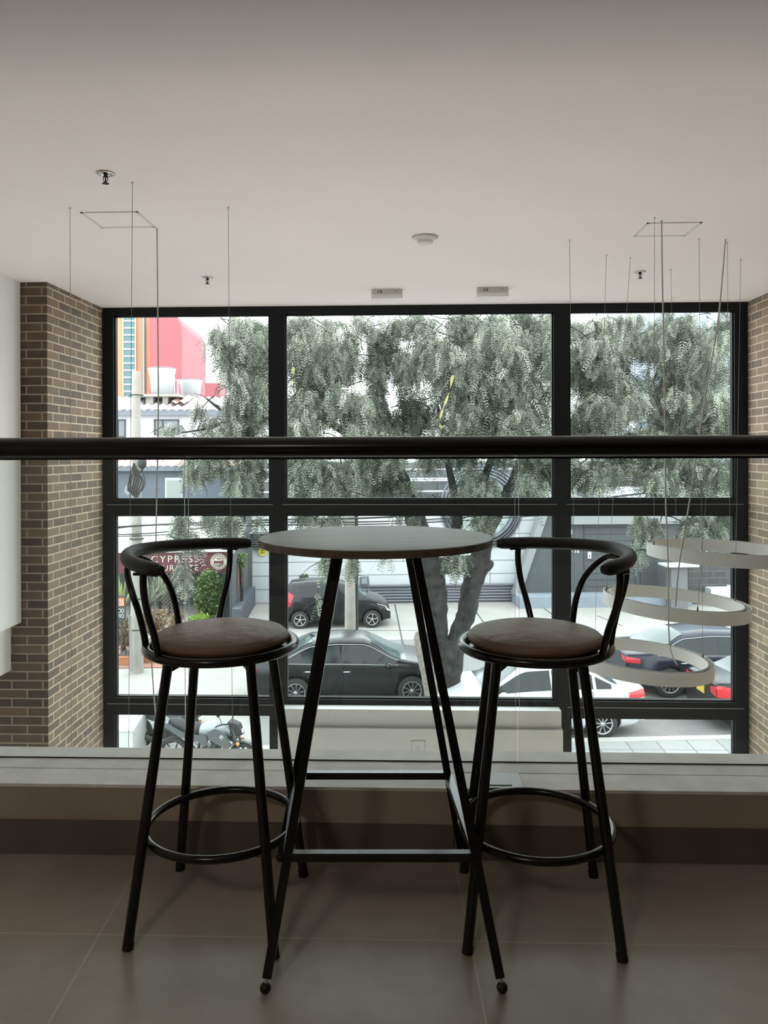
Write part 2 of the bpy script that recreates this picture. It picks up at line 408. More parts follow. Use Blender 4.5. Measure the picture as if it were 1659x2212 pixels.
# ---------------------------------------------------------------- glass railing
r = thing('glass_railing', 'black handrail over frameless glass panels along the mezzanine kerb', 'railing', (0, YG, zk))
zr = P(829, 966, YG).z; hr = 23.3 / F * YG
t = MB(); rad = hr; prof = []
for i in range(28):
    a = 2 * PI * i / 28
    prof.append((math.cos(a) * hr * .95, math.sin(a) * hr))
vs_ = [(xx, YG + py, zr + pz) for xx in (-3.3, 4.2) for (py, pz) in prof]; n = len(prof)
t.add(vs_, [(i, (i + 1) % n, n + (i + 1) % n, n + i) for i in range(n)], 0, True)
t.add(vs_[:n], [tuple(range(n))]); t.add(vs_[n:], [tuple(range(n))[::-1]])
build('handrail', t, M['black_metal'], r, 'world')
t = MB(); t.box(-3.3, YG - .010, zr - hr - .004, 4.2, YG + .010, zr - hr + .006); build('glass_channel', t, M['black_metal'], r, 'world')
j1 = [P(p, 1300, YG).x for p in (399.5, 407.5)]; j2 = [P(p, 1300, YG).x for p in (1113, 1121)]
for (a, b) in ((-3.3, j1[0]), (j1[1], j2[0]), (j2[1], 4.2)):
    t = MB(); t.box(a, YG - .005, zk, b, YG + .005, zr - hr); t.m = [1, 1, 0, 2, 1, 1]
    o = build('glass_panel', t, [M['rail_glass'], M['glass_edge'], M['rail_glass']], r, 'world')
t = MB(); t.box(-3.3, YG - .0075, zk - .001, 4.2, YG - .0052, zk + .004); build('silicone_seal', t, M['gap'], r, 'world')

# floor socket box on the kerb
a = G(1036, 1702, zk); b = G(1130, 1702, zk)
fb = thing('socket_box', 'flat hinged stainless steel socket box on the kerb edge behind the right stool', 'socket box', ((a.x + b.x) / 2, YK + .055, zk))
w = (b.x - a.x) / 2
t = MB(); t.box(-w, -.062, 0, w, .058, .006); bevel(build('cover', t, M['steel'], fb), .002)
t = MB(); t.box(-w + .03, -.045, .006, w - .035, .045, .0085); bevel(build('lid', t, M['steel'], fb), .001)
t = MB(); t.box(-w, -.066, -.006, w, -.062, .004); build('edge_strip', t, M['gap'], fb)

# ================================================================ TABLE
ft = [G(571, 2147, 0), G(1087, 2146, 0), G(1000, 1860, 0), G(604, 1860, 0)]
tc_ = sum(ft, Vector()) / 4; dx = (ft[1] - ft[0] + ft[2] - ft[3]) / 2; trot = math.atan2(dx.y, dx.x)
tb = thing('bar_table', 'round dark wood topped bar table on splayed black square tube legs between the stools', 'table', (tc_.x, tc_.y, 0), trot)
ztop = P(812, 1157, tc_.y + .02).z
zu = ztop - .020; hb = .290; ht = .103
o = MB(); R = .324
o.lathe([(0, zu), (R - .002, zu), (R, zu + .002), (R, ztop - .002), (R - .002, ztop), (0, ztop)], n=96, smooth=False)
ox = P(812, 1160, tc_.y).x - tc_.x
top_ = build('table_top', o, M['wood'], tb); top_.location = (ox, -.0, 0)
legs = []
_Rt = Matrix.Rotation(-trot, 3, 'Z'); LEG = {}
for key, foot, (bx, by_), YY in (((-1, -1), ft[0], (733, 1197), 2.075), ((1, -1), ft[1], (898, 1197), 2.075), ((1, 1), ft[2], (883, 1197), 2.265), ((-1, 1), ft[3], (725, 1197), 2.265)):
    B_p = P(bx, by_, YY); tp = foot + (B_p - foot) * (zu / B_p.z); LEG[key] = (_Rt @ (foot - Vector((tc_.x, tc_.y, 0))), _Rt @ (tp - Vector((tc_.x, tc_.y, 0))))
def lp(sx, sy, z):
    a, b = LEG[(sx, sy)]; return a.lerp(b, z / zu)
for sx, sy in ((-1, -1), (1, -1), (1, 1), (-1, 1)):
    lg = build('leg', MB().tube([lp(sx, sy, .036), lp(sx, sy, zu)], .0155, 4, smooth=False, up=(1, 0, 0), rot=PI / 4), M['black_metal'], tb)
    f = MB(); c = lp(sx, sy, .012); f.ell((c.x, c.y, .013), (.0135, .0135, .013)); build('levelling_foot', f, M['black_foam'], lg)
    f = MB(); f.tube([(c.x, c.y, .02), lp(sx, sy, .040)], .0045, 8); build('foot_bolt', f, M['chrome'], lg, label='chrome bolt above the ball foot')
zs = .300
for a, b in (((-1, -1), (1, -1)), ((1, -1), (1, 1)), ((1, 1), (-1, 1)), ((-1, 1), (-1, -1))):
    build('stretcher', MB().sqbar(lp(*a, zs), lp(*b, zs), .021, up=(0, 0, 1)), M['black_metal'], tb)
for sx, sy in ((-1, -1), (1, 1)):
    p0 = lp(sx, sy, zu - .006); p1 = lp(-sx, -sy, zu - .006)
fr = MB()
for a, b in (((-1, -1), (1, -1)), ((1, -1), (1, 1)), ((1, 1), (-1, 1)), ((-1, 1), (-1, -1))): fr.sqbar(lp(*a, zu - .012), lp(*b, zu - .012), .02, up=(0, 0, 1))
build('top_frame', fr, M['black_metal'], tb)

# ================================================================ STOOLS
def pol(r, deg, z): return Vector((r * math.cos(math.radians(deg)), r * math.sin(math.radians(deg)), z))
def make_stool(label, foot_px, seat_px, base_rot_flip, back_deg):
    f = [G(x, y, 0) for x, y in foot_px]; c = sum(f, Vector()) / 4; d = (f[1] - f[0] + f[2] - f[3]) / 2
    rz = math.atan2(d.y, d.x)
    st = thing('bar_stool', label, 'stool', (c.x, c.y, 0), rz, 'bar stools at the round table')
    bd = back_deg - math.degrees(rz)
    hb_ = (abs(d.length)) / 2; zt = .742
    for sx, sy in ((-1, -1), (1, -1), (1, 1), (-1, 1)):
        lg = build('leg', MB().tube([(sx * hb_, sy * hb_, .012), (sx * .113, sy * .113, zt)], .0138, 16), M['black_metal'], st)
        build('leg_cap', MB().tube([(sx * hb_ * 1.004, sy * hb_ * 1.004, 0), (sx * (hb_ - .002), sy * (hb_ - .002), .020)], .0148, 16), M['black_foam'], lg)
    ring = [pol(.210, i * 5, .251) for i in range(72)]
    build('foot_ring', MB().tube(ring, .0112, 12, closed=True), M['black_metal'], st)
    build('seat_ring', MB().tube([pol(.2065, i * 5, .757) for i in range(72)], .0128, 14, closed=True), M['black_metal'], st)
    o = MB(); o.lathe([(0, zt - .002), (.19, zt - .002), (.2, zt + .006), (.0, zt + .008)], n=40, smooth=False)
    for k in range(4):
        a = 45 + 90 * k; p = pol(.155, a, zt - .002); q = pol(.06, a, zt - .002)
        o.add([p + Vector((0, 0, 0)), q, p + Vector((0, 0, -.035)), p + pol(.004, a + 90, 0), q + pol(.004, a + 90, 0), p + Vector((0, 0, -.035)) + pol(.004, a + 90, 0)],
              [(0, 1, 2), (3, 5, 4), (0, 2, 5, 3), (1, 4, 5, 2)])
    build('seat_bracket', o, M['black_metal'], st)
    cu = MB(); prof = [(0, .758), (.165, .758), (.182, .764), (.1895, .774), (.188, .784), (.178, .793), (.155, .800), (.12, .806), (.07, .810), (.0, .812)]
    pr = []
    for i in range(len(prof) - 1):
        for k in range(3):
            t_ = k / 3; pr.append((prof[i][0] * (1 - t_) + prof[i + 1][0] * t_, prof[i][1] * (1 - t_) + prof[i + 1][1] * t_))
    pr.append(prof[-1]); cu.lathe(pr, n=56)
    cs = build('seat_cushion', cu, M['leather'], st, label='brown leather cushion')
    # curved tubular back rest
    A_, B_ = .262, .298
    arc = []
    for i in range(41):
        th = math.radians(-81 + 162 * i / 40)
        ex = 1.0
        x_, y_ = A_ * math.cos(th) ** 1.2, B_ * math.copysign(abs(math.sin(th)) ** 1.2, math.sin(th))
        p = Vector((x_, y_, 1.006 + .012 * math.cos(th)))
        arc.append(Matrix.Rotation(math.radians(bd), 3, 'Z') @ p)
    rad = [.0185] * 41; rad[0] = rad[-1] = .012; rad[1] = rad[-2] = .0175
    build('back_rail', MB().tube(arc, rad, 18), M['black_foam'], st, label='thick curved black back rail')
    Rb = Matrix.Rotation(math.radians(bd), 3, 'Z')
    for s_ in (-1, 1):
        pts = [(.092, s_ * .268, 1.000), (.092, s_ * .268, .955), (.092, s_ * .250, .895), (.094, s_ * .214, .83), (.097, s_ * .182, .757)]
        build('back_post', MB().tube([Rb @ Vector(p) for p in smooth_path(pts)], .0095, 12), M['black_metal'], st)
        q = Rb @ Vector((.092, s_ * .268, .993)); pl = MB(); e = Rb @ Vector((.028, 0, 0))
        pl.tube([q - e, q + e], .004, 8); build('screw_plate', pl, M['black_metal'], st)
    half = [(28, .2065, .757), (28, .212, .80), (27, .226, .86), (24, .245, .915), (17, .262, .960), (9, .268, .985)]
    pts = [pol(r_, a, z) for a, r_, z in half] + [pol(.269, 0, .992)] + [pol(r_, -a, z) for a, r_, z in half[::-1]]
    build('back_hoop', MB().tube([Rb @ p for p in smooth_path(pts)], .0095, 12), M['black_metal'], st)
    # maker's sticker dot
    return st
make_stool('brown cushioned black bar stool on the left, its curved back towards the brick pier', [(283, 2046), (604, 2062), (645, 1896), (384, 1882)], None, 1, 169.5)
make_stool('brown cushioned black bar stool on the right, its curved back towards the hanging ring lights', [(1018, 2052), (1351, 2070), (1276, 1897), (996, 1887)], None, 0, 20.5)

# ================================================================ CEILING FITTINGS
def cpt(px, py): return G(px, py, zc)
def sprinkler(px, py, label, k=1.0):
    p = cpt(px, py); s = thing('fire_sprinkler', label, 'sprinkler', (p.x, p.y, zc), 0, 'ceiling sprinklers')
    build('escutcheon', MB().lathe([(.020, 0), (.040, -.001), (.041, -.004), (.034, -.007), (.022, -.006), (.018, 0)], n=28), M['chrome'], s)
    b = MB(); b.tube([(0, 0, 0), (0, 0, -.018)], .009, 10); b.tube([(0, 0, -.018), (0, 0, -.046)], .0035, 8)
    b.tube([(-.009, 0, -.014), (-.011, 0, -.03), (0, 0, -.046)], .002, 6); b.tube([(.009, 0, -.014), (.011, 0, -.03), (0, 0, -.046)], .002, 6)
    build('sprinkler_body', b, M['gap'], s)
    build('deflector', MB().lathe([(0, -.046), (.015, -.046), (.016, -.048), (.0, -.049)], n=20), M['gap'], s)
sprinkler(228, 374, 'ceiling sprinkler farthest from the window, in front of the square access panel')
sprinkler(448, 599, 'ceiling sprinkler near the window, above the left window bay')
sprinkler(1383, 587, 'ceiling sprinkler among the pendant wires above the right window bay')
p = cpt(918, 512)
s = thing('smoke_detector', 'round white smoke detector on the middle of the ceiling', 'smoke detector', (p.x, p.y, zc))
build('mounting_base', MB().lathe([(0, 0), (.078, 0), (.080, -.003), (.060, -.014), (.052, -.022), (0, -.022)], n=40), M['plastic'], s)
build('sensor_gap', MB().lathe([(.046, -.022), (.044, -.036), (0, -.036)], n=40), M['ring_in'], s)
build('sensor_cap', MB().lathe([(.052, -.022), (.046, -.034), (.036, -.040), (0, -.042)], n=40), M['plastic'], s)
def emergency(px, py, label):
    p = cpt(px, py); s = thing('emergency_light', label, 'emergency light', (p.x, p.y, zc), 0, 'emergency lights above the middle window')
    w = 66 / F * p.y / 2
    b = MB(); b.box(-w, -.05, -.040, w, .05, 0); bevel(build('housing', b, M['plastic'], s), .004)
    b = MB(); b.box(-w - .004, -.055, -.078, w + .004, .055, -.038); bevel(build('diffuser', b, M['diffuser'], s), .01, 3)
    for k_ in ((-w * .62, -.028, -w * .5, -.014), (-w * .45, -.030, -w * .3, -.010), (w * .45, -.020, w * .72, -.016)):
        b = MB(); b.box(k_[0], -.0515, k_[1], k_[2], -.05, k_[3]); build('indicator_mark', b, M['ring_in'], s)
emergency(836, 627, 'slim white emergency light on the ceiling above the table')
emergency(1063, 623, 'slim white emergency light on the ceiling nearer the right bay')
def panel(pts, label):
    q = [cpt(*a) for a in pts]; c = sum(q, Vector()) / 4
    s = thing('access_panel', label, 'ceiling panel', (c.x, c.y, zc), 0, 'ceiling access panels')
    hw = ((q[1] - q[0]).length + (q[2] - q[3]).length) / 4; hd = abs((q[0].y + q[1].y) - (q[2].y + q[3].y)) / 4
    b = MB(); k = .012
    for (x0, y0, x1, y1) in ((-hw, -hd, hw, -hd + k), (-hw, hd - k, hw, hd), (-hw, -hd, -hw + k, hd), (hw - k, -hd, hw, hd)): b.box(x0, y0, -.004, x1, y1, 0)
    build('panel_frame', b, mat('panel_frame_paint', (.60, .60, .57), .6), s)
    b = MB(); b.box(-hw + k, -hd + k, -.002, hw - k, hd - k, 0); build('panel_door', b, M['ceiling'], s)
panel([(172, 458), (298, 456.5), (337, 492), (217.7, 489.5)], 'square white access panel in the ceiling over the left bay')
panel([(1399.6, 481.4), (1521.7, 479.1), (1477.7, 508.4), (1365.5, 510.6)], 'square white access panel in the ceiling over the ring lights')

# ---------------------------------------------------------------- ring pendants
def pendant(name, label, c, rr, tilt, tdir, wires, cables, band=.072, hide=False):
    """wires: (ceiling px, attach angle); cables: list of pixel/depth paths"""
    s = thing('ring_pendant', label, 'pendant light', c, 0, name)
    Rt = Matrix.Rotation(tilt, 3, Vector((math.cos(tdir), math.sin(tdir), 0)))
    def rp(r_, a, z): return Rt @ Vector((r_ * math.cos(a), r_ * math.sin(a), z))
    th = .040; n = 96
    for nm, prof, m in (('outer_band', [(rr, -band / 2), (rr, band / 2), (rr - .003, band / 2), (rr - .003, -band / 2)], M['ring_paint']),
                        ('inner_band', [(rr - th, -band / 2), (rr - th, band / 2), (rr - th + .003, band / 2), (rr - th + .003, -band / 2)], M['ring_paint']),
                        ('diffuser', [(rr - .003, -band / 2 + .003), (rr - th + .003, -band / 2 + .003), (rr - th + .003, -band / 2 + .006), (rr - .003, -band / 2 + .006)], M['diffuser']),
                        ('driver_tray', [(rr - .003, band / 2 - .012), (rr - th + .003, band / 2 - .012), (rr - th + .003, band / 2 - .014), (rr - .003, band / 2 - .014)], M['ring_in'])):
        mb = MB(); rows = []
        for j in range(n + 1):
            a = 2 * PI * j / n; rows.append([rp(r_, a, z) for r_, z in prof + [prof[0]]])
        mb.grid(rows, smooth=False); build(nm, mb, m, s)
    for (px, py), a in wires:
        q = rp(rr - th / 2, a, band / 2 - .01); top = cpt(px, py) - Vector(c)
        w = build('suspension_wire', MB().tube([q, top], .0013, 6), M['wire'], s)
        build('wire_clamp', MB().tube([q, q + (top - q).normalized() * .03], .005, 8), M['wire'], w)
        build('ceiling_gripper', MB().tube([top, top + Vector((0, 0, -.006))], .006, 8), M['plastic'], w)
    for path, rad_ in cables:
        pts = [Vector(p) - Vector(c) for p in path]
        build('power_cable', MB().tube(smooth_path(pts, 5), rad_, 8), M['cable'], s)
    return s
def ppx(px, py, Z): return P(px, py, Z)
def ang(a): return math.radians(a)
c1 = P(1560, 1193, 4.70); c2 = P(1458, 1304, 4.70); c3 = P(1384, 1426, 4.75)
t1, t2 = cpt(1429, 476), cpt(1567, 517)
pendant('ring pendants hanging in the window void', 'uppermost grey ring pendant, cut off by the photo edge beside the brick wall', c1, .428, ang(2.0), ang(90),
        [((1414, 470), ang(182)), ((1449, 582), ang(110)), ((1571, 524), ang(62))], [])
pendant('ring pendants hanging in the window void', 'middle grey ring pendant, hanging between the upper ring and the lowest ring', c2, .416, ang(4.5), ang(90),
        [((1362, 556), ang(165)), ((1600, 560), ang(12)), ((1567, 520), ang(-92))],
        [([t2, P(1550, 700, t2.y), P(1516, 900, t2.y), P(1490, 1080, 4.5), P(1468, 1213, 4.35), P(1459, 1311, 4.27)], .0042)])
pendant('ring pendants hanging in the window void', 'lowest grey ring pendant, half hidden behind the right stool', c3, .414, ang(4.0), ang(90),
        [((1230, 518), ang(180)), ((1510, 516), ang(8)), ((1310, 551), ang(120))],
        [([t1, P(1431, 620, t1.y), P(1433, 700, t1.y), P(1436, 900, t1.y), P(1438, 1080, 4.3), P(1443, 1210, 4.3), P(1446, 1387, 4.3), P(1463, 1436, 4.33)], .0042)])
ax = [cpt(151, 449), cpt(286, 394), cpt(493, 448)]; cc = sum(ax, Vector()) / 3
tl = cpt(339, 493)
pendant('ring pendant below the railing', 'ring pendant whose long wires drop past the railing on the left', (cc.x, cc.y, -1.9), .46, 0, 0,
        [((151, 449), math.atan2(ax[0].y - cc.y, ax[0].x - cc.x)), ((286, 394), math.atan2(ax[1].y - cc.y, ax[1].x - cc.x)), ((493, 448), math.atan2(ax[2].y - cc.y, ax[2].x - cc.x))],
        [([tl, P(341, 700, tl.y), P(342, 900, tl.y), P(338, 1100, tl.y), P(335, 1300, tl.y), P(332, 1500, tl.y), (cc.x + .1, cc.y + .4, -1.87)], .0040)])

# ================================================================ OUTSIDE (street coordinates)
E = {}
E['asphalt'] = mat('asphalt', (.17, .17, .168), .9, noise=.12, scale=3, bump=.3, bscale=60)
E['concrete'] = mat('concrete_paving', (.27, .262, .245), .9, noise=.12, scale=.9)
E['moss'] = mat('mossy_concrete', (.20, .19, .12), .9, noise=.25, scale=2)
E['pavers'] = brick_mat('sidewalk_pavers', (0, 1), (.26, .265, .26), (.22, .225, .22), (.10, .10, .10), bw=.6, rh=.6, ms=.012, off=0, bump=0, var=.1)
E['kerbstone'] = mat('kerbstone', (.34, .33, .31), .9, noise=.08, scale=2)
E['redbrick'] = brick_mat('red_brick_paving', (0, 1), (.30, .13, .09), (.22, .09, .06), (.2, .16, .13), bw=.2, rh=.1, ms=.006, bump=0)
E['white_panel'] = brick_mat('white_panel_cladding', (0, 2), (.46, .475, .49), (.44, .455, .47), (.17, .175, .18), bw=3.07, rh=.518, ms=.018, off=0, bump=0, var=.05, zoff=20 * .518 - .05, uoff=30.0)
E['dark'] = mat('charcoal_cladding', (.055, .06, .065), .6, noise=.06, scale=1)
E['dark2'] = mat('dark_cladding', (.035, .038, .042), .6)
E['greyedge'] = mat('grey_metal_edge', (.20, .21, .21), .5)
E['white'] = mat('white_render', (.46, .47, .50), .8, noise=.03)
E['tent'] = mat('tent_canvas', (.50, .52, .50), .7, noise=.05, scale=1.5)
E['redroof'] = mat('faded_tile_roof', (.42, .26, .24), .8, noise=.35, scale=1.3)
E['orange'] = mat('orange_brick_tower', (.55, .21, .10), .8, noise=.08, scale=.5)
E['pink'] = mat('red_painted_tower', (.27, .075, .085), .8, noise=.12, scale=.15)
E['teal'] = mat('teal_glass', (.05, .12, .13), .15)
E['bluegrey'] = mat('blue_grey_step', (.20, .23, .27), .7, noise=.1, scale=1.5)
E['concpole'] = mat('pole_concrete', (.25, .24, .215), .9, noise=.15, scale=3)
E['maroon'] = mat('maroon_boards', (.11, .03, .035), .7, noise=.2, scale=4)
E['cream'] = mat('cream_lettering', (.50, .46, .38), .6)
E['bark'] = mat('tree_bark', (.016, .0155, .014), .95, noise=.85, scale=7, bump=1.0, bscale=14)
E['bark_l'] = mat('pale_bark', (.17, .155, .135), .95, noise=.4, scale=14, bump=1.0, bscale=20)
E['terracotta'] = mat('terracotta', (.40, .17, .09), .8, noise=.1)
E['tank'] = mat('tank_plastic', (.40, .42, .43), .6)
E['cable'] = mat('rubber_cable', (.02, .02, .02), .7)
E['yellow'] = mat('yellow_sign', (.62, .55, .03), .6)
E['orangesign'] = mat('orange_sign', (.50, .13, .03), .6)
E['signwhite'] = mat('white_lettering', (.6, .6, .58), .6)
E['louvre'] = mat('grey_metal_louvre', (.12, .13, .15), .4, .4)
E['leaf'] = leaf_mat('pepper_leaf', [(.022, .028, .02), (.06, .075, .052), (.13, .155, .115), (.26, .29, .225), (.46, .48, .38)])
E['leaf_g'] = leaf_mat('ivy_leaf', [(.03, .06, .02), (.08, .14, .04), (.16, .24, .06)])
E['leaf_r'] = leaf_mat('copper_leaf', [(.10, .08, .035), (.24, .17, .09), (.36, .24, .14)])
E['leaf_d'] = leaf_mat('shrub_leaf', [(.02, .045, .02), (.05, .10, .04), (.09, .15, .06)])

def sb(px0, py0, px1, py1, D, dep):          # box whose front face spans those pixels at distance D
    a, b = S(px0, py0, D), S(px1, py1, D); return (a.x, D, b.z, b.x, D + dep, a.z)
def ext_obj(name, mb, m, label, cat, group=None):
    top = {'label': label, 'category': cat}
    if group: top['group'] = group
    return build(name, mb, m, None, 'street', top=top)
def ext_thing(name, label, cat, o, group=None): return thing(name, label, cat, o, 0, group, 'street')
def ext_part(name, mb, m, parent, label=None): return build(name, mb, m, parent, 'street', label=label)

def ground(name, mb, m): o = build(name, mb, m, None, 'street'); o['kind'] = 'structure'; return o
Dc = 15.2                                     # near kerb edge of the road
uL = SG(585, 1480, GZ).x
ground('road', MB().box(uL, Dc, GZ - .1, 30, 24.0, GZ), E['asphalt'])
ground('pavement', MB().box(-30, 7.4, GZ - .1, uL, 24.0, GZ + .005), E['concrete'])
ground('sidewalk', MB().box(uL, 7.4, GZ - .1, 30, Dc - .22, GZ + .12), E['pavers'])
ground('kerb', MB().box(uL, Dc - .22, GZ - .1, 30, Dc, GZ + .13), E['kerbstone'])
ground('forecourt', MB().box(-5.4, 24.0, GZ - .1, 30, 31, GZ + .01), E['concrete'])
ground('terrain', MB().box(-60, 31, GZ - .3, 60, 110, GZ - .05), E['concrete'])
ground('pavement', MB().box(-30, 24.0, GZ - .1, -5.4, 31, GZ + .008), E['concrete'])
a = SG(540, 1350, GZ); b = SG(600, 1304, GZ)
ground('mossy_strip', MB().box(-5.35, 24.6, GZ, -3.9, 29.9, GZ + .02), E['moss'])
g = MB(); q = SG(200, 1446, GZ); q2 = SG(345, 1392, GZ); g.box(q.x - 3, q.y, GZ, SG(352, 1440, GZ).x, q2.y + .5, GZ + .03)
ground('brick_path', g, E['redbrick'])
j = MB()
for (x0, y0, x1, y1) in ((853, 1306, 880, 1440), (1000, 1362, 720, 1362), (1165, 1306, 1235, 1360), (1020, 1310, 1045, 1345), (1290, 1330, 1345, 1352)):
    A = SG(x0, y0, GZ + .011); B = SG(x1, y1, GZ + .011); d = (B - A).normalized(); n_ = Vector((-d.y, d.x, 0)) * .022
    j.add([A - n_, A + n_, B + n_, B - n_] + [p + Vector((0, 0, .004)) for p in (A - n_, A + n_, B + n_, B - n_)], [(4, 5, 6, 7), (0, 1, 5, 4), (1, 2, 6, 5), (2, 3, 7, 6), (3, 0, 4, 7)])
ground('paving_joint', j, E['dark2'])

# --- low white ramp wall at the bottom left
rw = ext_thing('ramp_wall', 'low white concrete ramp wall behind the left stool, beside the motorcycle', 'wall', SG(300, 1540, GZ))
zt_ = GZ + .80
a = SG(262, 1580, zt_); b = SG(343, 1465, zt_); d = Vector((.34, 0, 0))
o = MB(); o.hexa([(a.x - .1, a.y, GZ), (a.x + .2, a.y, GZ), (b.x + .14, b.y, GZ), (b.x - .08, b.y, GZ), (a.x - .1, a.y, zt_), (a.x + .2, a.y, zt_), (b.x + .14, b.y, zt_), (b.x - .08, b.y, zt_)])
ext_part('wall_body', o, mat('ramp_white', (.42, .43, .42), .8, noise=.05), rw)
o = MB(); o.hexa([(a.x - .13, a.y - .02, zt_), (a.x + .23, a.y - .02, zt_), (b.x + .17, b.y, zt_), (b.x - .10, b.y, zt_), (a.x - .13, a.y - .02, zt_ + .04), (a.x + .23, a.y - .02, zt_ + .04), (b.x + .17, b.y, zt_ + .04), (b.x - .10, b.y, zt_ + .04)])
ext_part('wall_coping', o, E['white'], rw)
o = MB(); q = SG(255, 1600, GZ)
o.hexa([(q.x - 3, a.y - .5, GZ), (a.x - .12, a.y - .5, GZ), (b.x - .2, b.y, GZ), (q.x - 3, b.y, GZ), (q.x - 3, a.y - .5, GZ + .35), (a.x - .12, a.y - .5, GZ + .35), (b.x - .2, b.y, GZ + .04), (q.x - 3, b.y, GZ + .04)])
ext_part('ramp_slope', o, E['concrete'], rw)

# --- tower, small red block
tw = ext_thing('tower_block', 'tall orange brick and red painted tower behind the white house', 'building', Vector((S(320, 900, 62).x, 62, GZ)))
D = 62; ztw = S(300, 560, D).z; zlo = GZ
def vb(p0, p1, dd, dep, ztop=None, D=D):
    a = S(p0, 800, D).x; b = S(p1, 800, D).x; m = MB(); m.box(a, D - dd, zlo, b, D + dep, ztop or ztw); return m
ext_part('brick_wall', vb(160, 325, 0, 9), E['orange'], tw)
o = MB(); xa, xb, xc = S(323, 800, D - 1.5).x, S(383, 800, D - 1.5).x, S(393, 800, D - 1.5).x
z1, z2 = S(380, 684, D - 1.5).z, S(393, 703, D - 1.5).z
o.slabpoly([(xa, zlo), (xc, zlo), (xc, z2), (xb, z1), (xb, ztw), (xa, ztw)], D - 1.5, D + 9)
o = MB(); o.slabpoly([(xa, zlo), (xc, zlo), (xc, z2), (xb, z1), (xa, z1 + .3)], D - 1.5, D + 9)
ext_part('painted_wall', o, E['pink'], tw, label='red painted wall of the tower')
gl = MB(); mu = MB(); gl.box(S(268, 800, D).x, D - .15, zlo, S(294, 800, D).x, D, ztw); gl.box(S(308, 800, D).x, D - .15, zlo, S(315, 800, D).x, D, ztw)
ext_part('window_band', gl, E['teal'], tw)
for yy in [694 + 15.2 * k for k in range(-8, 14)]:
    z = S(280, yy, D).z; mu.box(S(267, 800, D).x, D - .22, z - .05, S(295, 800, D).x, D - .14, z + .05)
for pp in (267.5, 294.5, 311.5): x = S(pp, 800, D).x; mu.box(x - .04, D - .22, zlo, x + .04, D - .14, ztw)
ext_part('window_mullion', mu, E['white'], tw)
o = MB(); q = sb(443, 827, 476, 905, 54, 3); o.box(q[0], q[1], GZ, q[3], q[4], q[5]); ext_obj('red_block', o, E['pink'], 'small red painted rooftop block beside the tree, right of the water tanks', 'building')
o = MB(); o.box(*sb(1362, 600, 1700, 800, 62, 6)); tb2 = ext_thing('glass_building', 'pale blue glass building showing above the tree at the upper right', 'building', Vector((S(1500, 900, 62).x, 62, GZ)))
ext_part('facade', MB().box(*(list(sb(1362, 560, 1700, 800, 62, 6))[:2] + [GZ] + list(sb(1362, 560, 1700, 800, 62, 6))[3:])), mat('pale_blue_glass', (.25, .33, .40), .3), tb2)
o = MB()
for pp in range(1365, 1700, 42): x = S(pp, 700, 61.9).x; o.box(x - .12, 61.8, GZ, x + .12, 62, S(pp, 560, 62).z)
ext_part('mullion', o, E['white'], tb2)

# --- white house
D = 42
hs = ext_thing('white_house', 'white two storey house with corrugated roof at the upper left', 'house', Vector((S(400, 900, D).x, D, GZ)))
x0, x1 = S(200, 900, D).x, S(560, 900, D).x; ze = S(400, 893, D).z
ext_part('house_wall', MB().box(x0, D, GZ, x1, D + 6, ze), E['white'], hs)
ext_part('fascia', MB().box(x0, D - .35, ze - .12, x1, D - .2, ze + .18), E['louvre'], hs)
def corr(x0, x1, Da, za, Db, zb_, pitch, amp=.06):
    m = MB(); n = max(8, int((x1 - x0) / pitch * 8)); rows = []
    for t_ in (0, .25, .5, .75, 1):
        rows.append([(x0 + (x1 - x0) * i / n, Da + (Db - Da) * t_, za + (zb_ - za) * t_ + amp * math.sin(2 * PI * i / 8)) for i in range(n + 1)])
    m.grid(rows); return m
ext_part('roof', corr(x0, x1, D - .4, ze + .15, D + 3, S(400, 858, D + 3).z, .42), mat('grey_fibre_roof', (.36, .34, .33), .8, noise=.2, scale=1), hs)
o = corr(S(362, 870, D).x, S(402, 870, D).x, D + .6, ze + .62, D + 2.9, S(400, 857, D + 3).z + .06, .42); ext_part('red_roof_patch', o, E['redroof'], hs, label='red tiled patch of the roof')
def house_window(px0, py0, px1, py1, D, parent, split):
    a, b = S(px0, py0, D), S(px1, py1, D); f = MB(); k = .07
    for (c0, c1, d0, d1) in ((a.x, b.x, a.z - k, a.z), (a.x, b.x, b.z, b.z + k), (a.x, a.x + k, b.z, a.z), (b.x - k, b.x, b.z, a.z)): f.box(c0, D - .08, d0, c1, D + .02, d1)
    xs = a.x + (b.x - a.x) * split; f.box(xs - .03, D - .08, b.z, xs + .03, D + .02, a.z)
    w_ = ext_part('window', f, E['dark2'], parent)
    ext_part('pane', MB().box(a.x + k, D - .03, b.z + k, b.x - k, D - .01, a.z - k), mat('house_glass', (.12, .14, .15), .1), w_)
house_window(333, 906, 387, 939, D, hs, .35); house_window(238, 906, 272, 945, D, hs, .5)
# rooftop tanks
def tank(px, pyt, pyb, wtop, D, label):
    c = S(px, pyb, D); zt = S(px, pyt, D).z; h = zt - c.z; R = wtop / F * D / 2
    t_ = ext_thing('water_tank', label, 'water tank', c, 'rooftop water tanks')
    build('tank_body', MB().lathe([(0, 0), (R * .76, 0), (R * .88, h * .72), (R * .97, h * .78), (R * .94, h * .84), (R, h * .9), (R, h * .94), (0, h * .94)], n=32), E['tank'], t_)
    build('tank_lid', MB().lathe([(0, h * .94), (R * 1.03, h * .94), (R * .9, h * .97), (R * .2, h), (0, h)], n=32), E['louvre'], t_)
    return t_
ts = ext_thing('tank_stand', 'concrete stand under the larger water tank', 'stand', S(350, 858, 44))
c = S(350, 855, 44); o = MB(); o.box(c.x - 1.35, 42.9, c.z - .12, c.x + 1.2, 45.1, c.z + .02); ext_part('slab', o, E['concpole'], ts)
